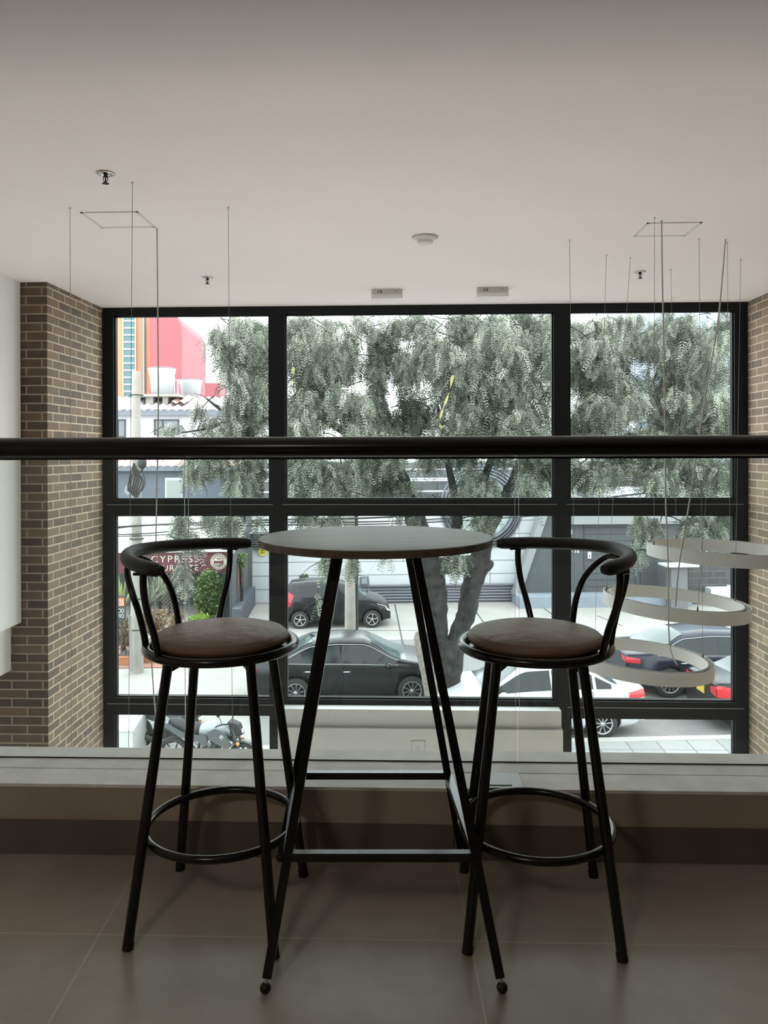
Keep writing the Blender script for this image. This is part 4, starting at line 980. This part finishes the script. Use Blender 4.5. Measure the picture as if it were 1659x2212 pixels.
V, tn = fronds(pts, K=8, L=(.26, .5), lw=.0085, ll=.082)
# random tone per frond; its widened range also paints leaf highlights and dark gaps
leaf_mesh('foliage', V, len(tn), tn, E['leaf'], tr, kind='stuff')
tw_ = MB()
for (px, py, rx_, ry_, D_, dD, w_) in BL:
    for k in range(max(2, int(rx_ * ry_ * w_ / 650))):
        a = random.uniform(-1, 1); b = random.uniform(-.8, 1); p = S(px + rx_ * a * .8, py + ry_ * b * .6, D_ + random.uniform(-.6, .6) * dD)
        L = random.uniform(.3, .9); pts_ = [p]; d = Vector((random.uniform(-1, 1), random.uniform(-.5, .5), random.uniform(-.6, .9))).normalized()
        for i in range(4): d = (d + Vector((random.uniform(-.4, .4), random.uniform(-.3, .3), random.uniform(-.5, .15)))).normalized(); pts_.append(pts_[-1] + d * L / 4)
        tw_.tube(pts_, [.013, .011, .009, .006, .004], 4)
ext_part('twig', tw_, E['bark'], tr)['kind'] = 'stuff'

# yellow strips caught in the tree
def ribbon(pts, w, D, label):
    m = MB(); q = smooth_path([S(x, y, D) for x, y in pts], 5); rows = []
    for i, p in enumerate(q):
        a = i * .25; k = w * (.6 + .4 * math.sin(i * .9)); rows.append([p - Vector((k * math.cos(a), k * math.sin(a) * .5, 0)), p + Vector((k * math.cos(a), k * math.sin(a) * .5, 0))])
    rows2 = [[p + Vector((0, .004, 0)) for p in r] for r in rows][::-1]
    m.grid(rows, smooth=True); m.grid(rows2, smooth=True)
    ext_obj('hanging_strip', m, mat('yellow_strip', (.22, .20, .07), .7, noise=.3), label, 'strip', 'yellow strips in the tree')
ribbon([(978, 811), (972, 840), (963, 868), (953, 895), (950, 915), (955, 925)], .035, 13.6, 'longer yellow strip hanging in the tree, middle window')
ribbon([(634, 793), (633, 812), (631, 832)], .028, 13.6, 'short yellow strip hanging in the tree beside the left window post')

# shrubs, ivy, yucca
def shrub(name, label, px, py, rx_, ry_, D, n, size, m, cat='shrub', group=None, dD=.4, stem=True):
    c = S(px, py, D); o = ext_thing(name, label, cat, Vector((c.x, D, GZ)), group)
    p = blobs([(px, py, rx_, ry_, D, dD, 1)], n); V, tn = leaf_cloud(p, size, .3); leaf_mesh('foliage', V, len(tn), tn, m, o)
    if stem:
        s = MB(); b = Vector((c.x, D, GZ))
        for k in range(5): e_ = c + Vector((random.uniform(-.3, .3) * rx_ / F * D, random.uniform(-.2, .2), random.uniform(-.3, .4) * ry_ / F * D)); s.tube([b, b.lerp(e_, .5) + Vector((random.uniform(-.05, .05), 0, 0)), e_], [.03, .022, .012], 5)
        ext_part('stem', s, E['bark'], o)
    return o
shrub('shrub', 'round green shrub showing over the small hatchback roof', 659, 1262, 20, 22, 28.6, 900, .12, E['leaf_d'])
shrub('copper_shrub', 'copper leaved shrub behind the left concrete pole, in a terracotta planter', 266, 1365, 30, 40, 22.6, 2600, .075, E['leaf_r'])
shrub('copper_shrub', 'copper leaved shrub between the left stool back posts', 332, 1340, 36, 30, 23.6, 2200, .075, E['leaf_r'])
shrub('copper_shrub', 'small copper leaved shrub left of the ivy', 385, 1345, 24, 26, 25.0, 1300, .075, E['leaf_r'])
iv = shrub('ivy', 'bright green ivy column on the restaurant front, right of the sign lettering', 452, 1285, 34, 58, 26.8, 9000, .11, E['leaf_g'], 'ivy', dD=.35)
shrub('ivy', 'bright low creeper at the foot of the ivy, by the left stool seat', 432, 1335, 26, 8, 26.2, 700, .10, leaf_mat('lime_leaf', [(.15, .25, .03), (.25, .38, .05), (.32, .45, .10)]), 'ivy', stem=False)
shrub('shrub', 'light green shrub on top of the dark boundary wall', 522, 1210, 16, 18, 27.0, 500, .12, E['leaf_g'])
def yucca(px, py, D, label, h, n=26, m=None):
    c = S(px, py, D); o = ext_thing('spiky_plant', label, 'plant', Vector((c.x, D, GZ)), 'spiky leaved plants by the restaurant'); mb = MB(); zb_ = c.z - GZ
    for k in range(n):
        a = random.uniform(0, 2 * PI); t_ = random.uniform(.1, .9); L = h * random.uniform(.7, 1.1); d = Vector((math.cos(a) * t_, math.sin(a) * t_, 1.15 - t_ * .6)).normalized()
        s_ = d.cross(Vector((0, 0, 1))).normalized() * .035; b = Vector((0, 0, zb_)); p1 = b + d * L * .5; p2 = b + d * L + Vector((0, 0, -.1 * t_))
        mb.add([b - s_ * .6, b + s_ * .6, p1 + s_, p1 - s_, p2], [(0, 1, 2, 3), (3, 2, 4)])
    build('leaves', mb, m or mat('yucca_green', (.20, .25, .08), .6, noise=.3), o); build('stem', MB().tube([(0, 0, 0), (0, 0, zb_)], .06, 8), E['bark'], o)
yucca(262, 1325, 24.0, 'spiky green plant behind the black sign board', 1.15)
yucca(322, 1305, 25.5, 'spiky plant right of the concrete pole', 1.0, m=mat('yucca_grey', (.17, .20, .14), .6, noise=.2))
yucca(345, 1300, 26.0, 'spiky plant before the dark lattice', 1.1, m=mat('yucca_grey2', (.17, .20, .14), .6, noise=.2))
def planter(px0, py0, px1, py1, label):
    a, b = SG(px0, py1, GZ), SG(px1, py1, GZ); D = a.y; h = S(px0, py0, D).z - GZ; o = ext_thing('planter_box', label, 'planter', ((a.x + b.x) / 2, D, GZ), 'terracotta planter boxes'); w = (b.x - a.x) / 2
    m = MB(); m.hexa([(-w * .92, 0, 0), (w * .92, 0, 0), (w * .92, .5, 0), (-w * .92, .5, 0), (-w, -.04, h), (w, -.04, h), (w, .54, h), (-w, .54, h)]); build('box', m, E['terracotta'], o)
    m = MB(); m.box(-w - .02, -.06, h - .06, w + .02, .56, h); build('rim', m, E['terracotta'], o); m = MB(); m.box(-w * .9, 0, h, w * .9, .5, h + .01); build('soil', m, E['dark2'], o)
    return o
planter(253, 1416, 302, 1438, 'terracotta planter box in front of the left concrete pole')
planter(308, 1411, 345, 1433, 'terracotta planter box behind the left stool back')
s = MB(); a = S(272, 1414, 21.6); s.tube([a, a + Vector((-.06, .1, .5)), a + Vector((.0, .2, 1.0))], [.02, .016, .012], 6)
ext_obj('sapling_stem', s, E['bark'], 'thin dark sapling stem in the front planter', 'plant')

# --- poles
def pole(px, py_base, py_top, wb_, wt_, D, label):
    b = S(px, py_base, D); o = ext_thing('utility_pole', label, 'pole', Vector((b.x, D, GZ)), None); zt = S(px, py_top, D).z - GZ
    build('shaft', MB().tube([(0, 0, 0), (0, 0, zt)], [wb_ / F * D / 2, wt_ / F * D / 2], 20), E['concpole'], o); return o, zt
p1, h1 = pole(296, 1445, 802, 27, 17, 20.9, 'tall grey concrete pole at the left with cable bundles')
_c = SRI @ frame_of(p1)[0]
def pl_(px, py, D=20.7): v = S(px, py, D); return Vector((v.x - _c.x, v.y - _c.y, v.z - GZ))
o = MB(); o.ell(pl_(307, 1000, 20.6), (.12, .12, .16)); o.tube([pl_(300, 990), pl_(310, 1010), pl_(300, 1025)], .03, 6)
for k in range(7): o.tube(smooth_path([pl_(276 + k * 3, 1060 + k * 3), pl_(280 + k * 5, 1030 + k * 2), pl_(290 + k, 1000 + 3 * k)], 4), .022, 5)
build('cable_bundle', o, E['cable'], p1)
lp_ = [pl_(293 + 18 * math.cos(a) * .9 + 4, 1040 + 24 * math.sin(a)) for a in [2 * PI * i / 30 for i in range(31)]]
build('cable_loop', MB().tube(lp_, .014, 6), E['cable'], p1)
o = MB(); o.hexa([pl_(268, 1062), pl_(276, 1070), pl_(276, 1070, 20.9), pl_(268, 1062, 20.9), pl_(272, 1048), pl_(284, 1062), pl_(284, 1062, 20.9), pl_(272, 1048, 20.9)]); build('splice_box', o, E['greyedge'], p1)
o = MB(); o.tube([pl_(283, 1450, 20.5), pl_(281, 1330, 20.5)], .04, 8); build('conduit', o, E['greyedge'], p1)
o = MB()
for yy in (855, 1165, 1293, 1360): c_ = pl_(296, yy, 20.9); o.lathe([(.185, c_.z), (.185, c_.z + .03)], (0, 0, 0), 20)
build('steel_band', o, E['cable'], p1)
p2, h2_ = pole(757, 1385, 1010, 25, 20, 23.4, 'pale utility pole behind the black sedan, seen through the table legs')
_c2 = SRI @ frame_of(p2)[0]; v = S(771, 1380, 23.3)
build('conduit', MB().tube([(v.x - _c2.x, 0, 0), (v.x - _c2.x, 0, 4.6)], .05, 8), E['cable'], p2)
def wire_(pts, label, r_=.018):
    q = smooth_path([S(*p) for p in pts], 6); ext_obj('power_line', MB().tube(q, r_, 5), E['cable'], label, 'cable', 'overhead cables across the street')
wire_([(150, 1147, 20.7), (296, 1136, 20.7), (560, 1124, 20.9), (820, 1118, 21.2), (1100, 1098, 21.4), (1700, 1030, 22)], 'uppermost overhead cable, crossing from the left pole behind the tree', .026)
wire_([(150, 1160, 20.7), (296, 1136, 20.7), (450, 1134, 20.7), (600, 1128, 20.9), (820, 1127, 21.2), (1100, 1110, 21.4), (1700, 1060, 22)], 'second overhead cable from the left pole')
wire_([(150, 1153, 20.7), (296, 1154, 20.7), (450, 1140, 20.7), (600, 1134, 20.9), (820, 1132, 21.2), (1100, 1118, 21.4), (1700, 1070, 22)], 'third overhead cable from the left pole')
wire_([(150, 1158, 20.7), (296, 1158, 20.7), (430, 1150, 20.9)], 'lowest overhead cable, ending in the leaves above the left stool', .014)

# ================================================================ CARS
def paint(name, col, rough=.22, coat=.0): return mat(name, col, rough, .0, coat=coat, spec=.35)
K_ = {}
K_['tyre'] = mat('tyre_rubber', (.018, .018, .018), .8); K_['rim'] = mat('alloy_rim', (.33, .34, .35), .3, .6); K_['hub'] = mat('silver_hubcap', (.36, .37, .37), .45, .2)
K_['glass'] = mat('car_glass', (.012, .016, .017), .08, spec=.3); K_['glass_l'] = mat('windscreen_glass', (.05, .075, .075), .1, spec=.3)
K_['red'] = mat('red_lamp', (.45, .02, .03), .25); K_['clear'] = mat('clear_lamp', (.45, .47, .48), .2); K_['plate'] = mat('yellow_plate', (.55, .38, .04), .5)
K_['trim'] = mat('black_trim', (.015, .015, .015), .6)
def interp(tab, x):
    if x <= tab[0][0]: return tab[0][1]
    for (a, b), (c, d) in zip(tab, tab[1:]):
        if x <= c: t = (x - a) / (c - a); t = t * t * (3 - 2 * t) * .5 + t * .5; return b + (d - b) * t
    return tab[-1][1]
def make_car(label, pos, rotz, col, L, Wd, top, belt, wb, wr, spokes, axle_off=0.0, rim=None, chrome=False, paint_kw={}, side_win=None, ws=None, rw=None, antenna=False, plate=True, tlw=.36, tlz=.74, tlh=.96, tls=.0):
    """pos: street coords of the body centre on the ground; +x local = front"""
    car = thing('car', label, 'car', pos, rotz, None, 'street'); hw = Wd / 2; pm = paint(col[0], col[1], **paint_kw)
    xr, xf = -L / 2, L / 2; low = .20
    def wid(x):
        e = max(0, abs(x) - (L / 2 - .75)) / .75; return hw * (1 - .20 * e ** 2.2)
    def sect(x):
        w = wid(x); zb_ = interp(belt, x); zt = interp(top, x); h = zt - zb_; e = max(0, abs(x) - (L / 2 - .25)) / .25; lo = low + .10 * e
        if h < .02: zt = zb_ + .02; h = .02
        k = min(1, h / .45); wr_ = (w - .04) * (1 - .045) - .21 * k * min(1, h / .42)
        return [(0, lo), (w - .10, lo), (w - .015 - .05 * e, lo + .10), (w, .52), (w - .008, zb_ - .10), (w - .035 - .02 * (1 - k), zb_ - .005 * k), (wr_, zt - .055 * k - .012), (wr_ - .10, zt - .008), (wr_ * .45, zt + .012), (0, zt + .016)]
    N = 56; rows = []
    for i in range(N + 1):
        x = xr + L * i / N; s_ = sect(x); rows.append([(x, -y, z) for y, z in s_[::-1]] + [(x, y, z) for y, z in s_[1:-1]])
    mb = MB(); m = len(rows[0]); vs = [p for r_ in rows for p in r_]; fs = []
    for i in range(N):
        for j in range(m): fs.append((i * m + j, (i + 1) * m + j, (i + 1) * m + (j + 1) % m, i * m + (j + 1) % m))
    fs.append(tuple(range(m))); fs.append(tuple(N * m + j for j in range(m))[::-1]); mb.add(vs, fs, 0, True); mb.sm[-1] = mb.sm[-2] = False
    body = build('body', mb, [pm, K_['trim']], car)
    bm_ = bmesh.new(); bm_.from_mesh(body.data); bmesh.ops.recalc_face_normals(bm_, faces=bm_.faces); bm_.to_mesh(body.data); bm_.free()
    cut = MB(); ax = (-wb / 2 + axle_off, wb / 2 + axle_off)
    for x in ax:
        for s_ in (-1, 1): cut.lathe([(0, s_ * (hw - .24)), (wr + .055, s_ * (hw - .24)), (wr + .055, s_ * (hw + .2)), (0, s_ * (hw + .2))], (x, 0, wr), 28, axis='y')
    co = build('cutter', cut, K_['trim'], car); bm_ = bmesh.new(); bm_.from_mesh(co.data); bmesh.ops.remove_doubles(bm_, verts=bm_.verts, dist=1e-5); bmesh.ops.recalc_face_normals(bm_, faces=bm_.faces); bm_.to_mesh(co.data); bm_.free()
    md = body.modifiers.new('b', 'BOOLEAN'); md.object = co; md.operation = 'DIFFERENCE'; md.solver = 'EXACT'
    bpy.context.view_layer.update(); me = bpy.data.meshes.new_from_object(body.evaluated_get(bpy.context.evaluated_depsgraph_get()))
    if len(me.polygons) > 100: body.modifiers.clear(); body.data = me
    else: body.modifiers.clear()
    bpy.data.objects.remove(co)
    # the faces of the arches read as dark lining
    for p in body.data.polygons:
        c_ = p.center
        if any((c_.x - x) ** 2 + (c_.z - wr) ** 2 < (wr + .06) ** 2 for x in ax) and abs(c_.y) < hw - .012 and abs(c_.y) > hw - .30: p.material_index = 1 if len(body.data.materials) > 1 else 0
    def sidep(x, t, s_, i0=5, i1=6, off=.006):
        a, b = sect(x)[i0], sect(x)[i1]; return (x, s_ * (a[0] + (b[0] - a[0]) * t + off), a[1] + (b[1] - a[1]) * t)
    for s_ in (-1, 1):
        for (x0, x1) in side_win:
            w_ = MB(); rows = [[sidep(x0 + (x1 - x0) * i / 12, .10 + .80 * t / 5, s_) for t in range(6)] for i in range(13)]
            w_.grid(rows); build('side_window', w_, K_['glass'], car)
        if chrome:
            xa, xb = side_win[0][0] - .05, side_win[-1][1] + .04
            pts = [sidep(xa + (xb - xa) * i / 24, .95, s_, off=.008) for i in range(25)]; build('chrome_trim', MB().tube(pts, .009, 6), K_['hub'], car)
            pts = [sidep(xa + (xb - xa) * i / 24, .04, s_, off=.008) for i in range(25)]; build('chrome_trim', MB().tube(pts, .007, 6), K_['hub'], car)
        for xx in (side_win[-1][0] + .12, (side_win[-2] if len(side_win) > 1 else side_win[0])[0] + .12):
            h_ = MB(); p = sidep(xx, .85, s_, 3, 4, .012); h_.ell(p, (.09, .018, .018)); build('door_handle', h_, K_['hub'] if chrome else pm, car)
        mi_ = MB(); p = sidep(side_win[-1][1] - .18, .05, s_, off=.10); mi_.ell(p, (.09, .10, .07)); build('mirror', mi_, pm, car)
        for xs_ in (side_win[-1][1] - .02, side_win[-1][0] - .02, side_win[0][1] - .55 if len(side_win) < 3 else side_win[1][0] + .02):
            pts = [sidep(xs_, t_, s_, i_, i_ + 1, .002) for i_ in (3, 4) for t_ in (0, .5, 1)]; pts = [(xs_, pts[0][1], .34)] + pts
            build('door_seam', MB().tube(pts, .006, 5), K_['trim'], car)
        def sidez(x, z, off=.012):
            q = sect(x)[2:8]
            for (y0_, z0_), (y1_, z1_) in zip(q, q[1:]):
                if z0_ <= z <= z1_: k_ = (z - z0_) / max(1e-6, z1_ - z0_); return (x, s_ * (y0_ + (y1_ - y0_) * k_ + off), z)
            return (x, s_ * (q[-1][0] + off), min(z, q[-1][1] + .01))
        tl_ = MB(); rows = [[sidez(xr + .001 + tlw * i / 8 + tls * t / 5, tlz + (tlh - tlz) * t / 5 * (1 - .25 * i / 8)) for t in range(6)] for i in range(9)]; tl_.grid(rows)
        a = sect(xr)[3]; b = sect(xr)[5]
        tl_.add([(xr - .008, s_ * (a[0] + .006), tlz), (xr - .008, s_ * (a[0] - .26), tlz + .04), (xr - .008, s_ * (a[0] - .26), tlz + .16), (xr - .008, s_ * (a[0] - .02), min(tlh, 1.0) - .02)], [(0, 1, 2, 3)])
        build('tail_light', tl_, K_['red'], car)
        hl = MB(); rows = [[sidep(xf - .001 - .42 * i / 6, .35 + .5 * t / 3 + .08 * i / 6, s_, 3, 5, .010) for t in range(4)] for i in range(7)]; hl.grid(rows); build('headlight', hl, K_['clear'], car)
    def topp(x, s_, off=.007): q = sect(x); y = q[7][0] * s_; z = q[7][1] + (q[9][1] - q[7][1]) * (1 - abs(s_) ** 1.5); return (x, y, z + off)
    for nm, (x0, x1), g_ in (('windscreen', ws, K_['glass_l']), ('rear_window', rw, K_['glass_l'])):
        w_ = MB(); w_.grid([[topp(x0 + (x1 - x0) * i / 12, -1.02 + 2.04 * t / 10) for t in range(11)] for i in range(13)]); build(nm, w_, g_, car)
    pz = interp(belt, xr) - .22
    if plate: build('license_plate', MB().box(xr - .02, -.17, pz - .08, xr - .004, .17, pz + .08), K_['plate'], car)
    build('bumper', MB().box(xr - .03, -hw * .72, .30, xr + .1, hw * .72, .50), pm, car); build('bumper', MB().box(xf - .1, -hw * .72, .26, xf + .03, hw * .72, .48), K_['trim'], car)
    if antenna: build('antenna', MB().hexa([(-1.0, -.02, interp(top, -1.0)), (-.85, -.02, interp(top, -.85)), (-.85, .02, interp(top, -.85)), (-1.0, .02, interp(top, -1.0)), (-1.03, -.005, interp(top, -1) + .08), (-1.0, -.005, interp(top, -1) + .08), (-1.0, .005, interp(top, -1) + .08), (-1.03, .005, interp(top, -1) + .08)]), K_['trim'], car)
    for x in ax:
        for s_ in (-1, 1):
            c_ = (x, s_ * (hw - .10), wr); w0 = .095
            ty = build('wheel', MB().lathe([(wr * .66, -w0), (wr * .93, -w0), (wr, -w0 * .75), (wr, w0 * .75), (wr * .93, w0), (wr * .66, w0)], c_, 36, axis='y'), K_['tyre'], car)
            rb = MB(); ro = wr * .67; yo = s_ * w0
            rb.lathe([(ro, -s_ * w0 + 0), (ro, yo), (ro * .92, yo), (ro * .90, yo - s_ * .03)], c_, 32, axis='y')
            for k in range(spokes):
                a = 2 * PI * k / spokes + .2; da = .9 / spokes if spokes < 8 else .7 / spokes; y1_ = c_[1] + yo - s_ * .012
                P_ = lambda r_, an: (x + r_ * math.cos(an), y1_, wr + r_ * math.sin(an)); Q_ = lambda r_, an: (x + r_ * math.cos(an), y1_ - s_ * .03, wr + r_ * math.sin(an))
                v = [P_(ro * .15, a - da * 1.6), P_(ro * .93, a - da * .55), P_(ro * .93, a + da * .55), P_(ro * .15, a + da * 1.6)] + [Q_(ro * .15, a - da * 1.6), Q_(ro * .93, a - da * .55), Q_(ro * .93, a + da * .55), Q_(ro * .15, a + da * 1.6)]
                rb.add(v, [(0, 1, 2, 3), (7, 6, 5, 4), (0, 4, 5, 1), (1, 5, 6, 2), (2, 6, 7, 3), (3, 7, 4, 0)])
            rb.lathe([(ro * .2, 0), (ro * .2, yo - s_ * .008), (0, yo - s_ * .005)], c_, 16, axis='y')
            build('rim', rb, rim or K_['rim'], ty)
            build('brake_disc', MB().lathe([(ro * .9, yo - s_ * .09), (0, yo - s_ * .09)], c_, 20, axis='y'), K_['trim'], ty)
    return car
def carpos(pxr, pyr, pxf, pyf, wr, Wd, axle_off, front_right=True):
    """pixels of the near-side wheels' contact points -> centre and yaw in street coords"""
    a, b = SG(pxr, pyr, GZ), SG(pxf, pyf, GZ); return a, b
# 1 small black hatchback far side, front to the right
def place(a_px, wb, near_v, sgn, Wd, axle_off, rot=0.0):
    """a_px: pixel column of the left-hand near wheel, near_v: street distance of the near wheel faces"""
    a = S(a_px, 1400, near_v); u = a.x + wb / 2 - axle_off * sgn; return Vector((u, near_v + Wd / 2, GZ))
sed_top = lambda h: [(-2.3, .98), (-2.2, 1.02), (-1.72, 1.06), (-.95, h - .05), (-.3, h), (.25, h - .02), (1.15, 1.02), (1.6, .96), (2.1, .84), (2.3, .66)]
sed_belt = [(-2.3, .96), (-2.15, .99), (-1.7, 1.0), (-.9, .97), (.9, .93), (1.3, .93), (2.05, .80), (2.3, .62)]
make_car('small black hatchback on the forecourt, parked facing right before the white building', place(648, 2.38, 25.7, 1, 1.6, 0), 0, ('black_car_paint_hatch', (.010, .011, .013)), 3.56, 1.6,
         [(-1.78, 1.10), (-1.72, 1.25), (-1.5, 1.46), (-.9, 1.52), (-.1, 1.51), (.35, 1.42), (1.05, 1.02), (1.4, .93), (1.68, .78), (1.78, .60)],
         [(-1.78, .95), (-1.6, 1.03), (-1.0, 1.0), (.6, .88), (1.1, .90), (1.6, .76), (1.78, .58)], 2.38, .29, 5, 0.0,
         side_win=[(-1.25, -.42), (-.38, .62)], tlw=.26, tlz=.72, tlh=1.22, tls=.12, ws=(.38, 1.0), rw=(-1.74, -1.5), rim=K_['hub'])
make_car('black sedan in the near traffic lane, seen between the table legs', place(637, 2.68, 17.75, 1, 1.84, .02), 0, ('black_car_paint_sedan', (.012, .014, .014)), 4.64, 1.84, sed_top(1.46), sed_belt, 2.66, .335, 10, .02,
         chrome=True, side_win=[(-1.62, -1.18), (-1.14, -.30), (-.26, 1.0)], ws=(.42, 1.24), rw=(-1.72, -.95), antenna=True, tlw=.12)
wsd = make_car('white sedan at the near kerb, behind the right stool legs', Vector((S(1300, 1590, Dc + .2).x - 1.22, Dc + .22 + .85, GZ)), PI, ('white_car_paint', (.50, .52, .54)), 4.35, 1.70, [(x * .945, z) for x, z in sed_top(1.46)], [(x * .945, z) for x, z in sed_belt], 2.55, .305, 9, 0.02,
         side_win=[(-1.45, -1.14), (-1.08, -.26), (-.22, .95)], ws=(.4, 1.17), rw=(-1.62, -.9), tlz=.80, tlh=.97, rim=K_['hub'])
make_car('dark blue sedan in the far lane, behind the lowest ring pendant', Vector((S(1446, 1480, 17.9).x + 1.5, 17.9 + .93, GZ)), 0, ('navy_car_paint', (.013, .017, .032)), 4.95, 1.88, [(x * 1.075, z) for x, z in sed_top(1.47)], [(x * 1.075, z) for x, z in sed_belt], 2.95, .35, 10, 0.0,
         chrome=True, side_win=[(-1.72, -1.30), (-1.26, -.30), (-.26, 1.05)], ws=(.45, 1.34), rw=(-1.85, -1.02), plate=False, tlw=.30, tlz=.82)
make_car('black sedan at the bottom right showing a yellow number plate on its tail', Vector((S(1552, 1510, Dc + .25).x + 2.3, Dc + .25 + .88, GZ)), 0, ('black_car_paint_kerb', (.010, .010, .011)), 4.5, 1.76, [(x * .98, z) for x, z in sed_top(1.45)], [(x * .98, z) for x, z in sed_belt], 2.65, .32, 10, 0.0,
         side_win=[(-1.5, -1.16), (-1.1, -.28), (-.24, 1.0)], ws=(.42, 1.22), rw=(-1.68, -.93), tlw=.55, tlz=.74, tlh=.98)

# ================================================================ MOTORCYCLES
g_ = mat('motorcycle_paint', (.06, .07, .075), .25, coat=.5); gl_ = mat('motorcycle_silver', (.24, .26, .27), .3); en = mat('engine_metal', (.07, .07, .07), .45, .6)
orl = mat('orange_lamp', (.6, .22, .03), .3)
def motorcycle(u, v, rz, label):
    mc = thing('motorcycle', label, 'motorcycle', Vector((u, v, GZ)), math.radians(rz), None, 'street')
    for x in (.70, -.66):
        w_ = build('wheel', MB().lathe([(.23, -.05), (.28, -.05), (.302, -.025), (.302, .025), (.28, .05), (.23, .05), (.23, -.05)], (x, 0, .302), 36, axis='y'), K_['tyre'], mc)
        rb = MB(); rb.lathe([(.235, -.035), (.215, -.03), (.215, .03), (.235, .035)], (x, 0, .302), 32, axis='y')
        for k in range(6):
            a = 2 * PI * k / 6; rb.tube([(x + .03 * math.cos(a), 0, .302 + .03 * math.sin(a)), (x + .22 * math.cos(a + .15), 0, .302 + .22 * math.sin(a + .15))], [.018, .012], 6)
        rb.tube([(x, -.06, .302), (x, .06, .302)], .04, 12); build('rim', rb, K_['trim'], w_)
        build('brake_disc', MB().lathe([(.13, -.045), (.07, -.045)], (x, 0, .302), 24, axis='y'), K_['hub'], w_)
    o = MB(); rows = []
    for i in range(13):                       # sculpted tank: nose high and broad, waist narrow at the saddle
        t = i / 12; x = -.14 + .60 * t; hw = .085 + .085 * math.sin(PI * min(1, t * 1.15)) ** .8; zt = .80 + .155 * math.sin(PI * min(1, .12 + t * .80)) ; zb_ = .64 + .05 * t
        rows.append([(x, hw * math.cos(a) * (1 if math.sin(a) > 0 else .9), (zt + zb_) / 2 + (zt - zb_) / 2 * math.sin(a)) for a in [2 * PI * j / 16 for j in range(17)]])
    o.grid(rows); o.add([rows[0][j] for j in range(16)], [tuple(range(16))]); o.add([rows[-1][j] for j in range(16)], [tuple(range(16))[::-1]]); build('fuel_tank', o, gl_, mc)
    for s_ in (-1, 1):
        o = MB(); o.slabpoly([(.06, .78), (.10, .66), (.46, .50), (.52, .60), (.40, .80), (.20, .86)], s_ * .15, s_ * .185); o.slabpoly([(-.10, .74), (.02, .72), (.06, .58), (-.04, .52), (-.16, .60)], s_ * .11, s_ * .13); build('tank_fairing', o, g_, mc)
        o = MB(); o.slabpoly([(.30, .72), (.36, .66), (.34, .73), (.40, .70), (.35, .77)], s_ * .185, s_ * .188); build('badge', o, K_['hub'], mc, label='pale wing-like mark on the tank side')
    o = MB(); q = smooth_path([(-.10, 0, .80), (-.3, 0, .77), (-.5, 0, .83), (-.74, 0, .92)], 4); o.tube(q, [.07, .10, .12, .12, .12, .12, .11, .10, .10, .10, .08, .06, .04], 12); build('saddle', o, K_['trim'], mc)
    o = MB(); o.slabpoly([(-.12, .70), (-.45, .74), (-.90, .94), (-.90, .87), (-.5, .64), (-.2, .58)], -.11, .11); build('tail_fairing', o, g_, mc)
    o = MB(); o.box(-.10, -.12, .28, .20, .12, .46); o.tube([(.12, 0, .42), (.22, 0, .66)], .085, 12); o.tube([(-.03, -.16, .38), (-.03, .16, .38)], .10, 16)
    for k in range(6): o.box(.08 + k * .018, -.10, .46 + k * .033, .27 + k * .012, .10, .468 + k * .033)
    build('engine', o, en, mc)
    build('frame_tube', MB().tube(smooth_path([(.42, 0, .80), (.36, 0, .58), (.26, 0, .36), (.1, 0, .24), (-.14, 0, .28), (-.16, 0, .62)], 4), .02, 8), K_['trim'], mc)
    q = smooth_path([(.25, -.06, .5), (.32, -.1, .34), (.08, -.14, .23), (-.3, -.16, .26), (-.66, -.18, .40)], 5); build('exhaust', MB().tube(q, [.02] * 12 + [.03, .045, .05, .05, .05, .05, .05, .05, .04], 10), en, mc)
    for s_ in (-1, 1):
        build('fork', MB().tube([(.70, s_ * .09, .302), (.50, s_ * .09, .86)], [.026, .022], 10), en, mc)
        build('swing_arm', MB().tube([(-.66, s_ * .09, .302), (-.1, s_ * .08, .38)], .025, 8), K_['trim'], mc)
        build('mirror', MB().tube([(.40, s_ * .28, .98), (.36, s_ * .33, 1.14)], .007, 6).ell((.36, s_ * .35, 1.18), (.02, .075, .045)), K_['trim'], mc)
        build('turn_signal', MB().ell((.63, s_ * .13, .60), (.035, .025, .035)), orl, mc)
    build('handlebar', MB().tube(smooth_path([(.30, -.36, .96), (.38, -.28, .98), (.44, 0, .92), (.38, .28, .98), (.30, .36, .96)], 5), .014, 8), K_['trim'], mc)
    o = MB(); o.hexa([(.50, -.09, .70), (.70, -.07, .74), (.70, .07, .74), (.50, .09, .70), (.42, -.12, .98), (.62, -.07, .93), (.62, .07, .93), (.42, .12, .98)]); bevel(build('headlight_cowl', o, K_['trim'], mc), .02)
    o = MB(); o.box(.665, -.05, .76, .69, .05, .84); build('headlight', o, K_['clear'], mc)
    arc = [(.70 + .335 * math.cos(a), .302 + .335 * math.sin(a)) for a in [math.radians(t) for t in range(20, 151, 13)]]
    o = MB(); o.grid([[(x, -.07, z - .02), (x, -.04, z), (x, .04, z), (x, .07, z - .02)] for x, z in arc]); build('front_mudguard', o, g_, mc)
    build('side_stand', MB().tube([(-.1, .12, .25), (-.2, .26, 0)], .012, 6), en, mc)
_m = SG(440, 1640, GZ)
motorcycle(_m.x + .18, 14.3, -14, 'dark grey motorcycle beside the ramp wall, front wheel to the right')
motorcycle(_m.x - .75, 15.35, -20, 'second motorcycle farther back, mostly hidden behind the left stool legs')
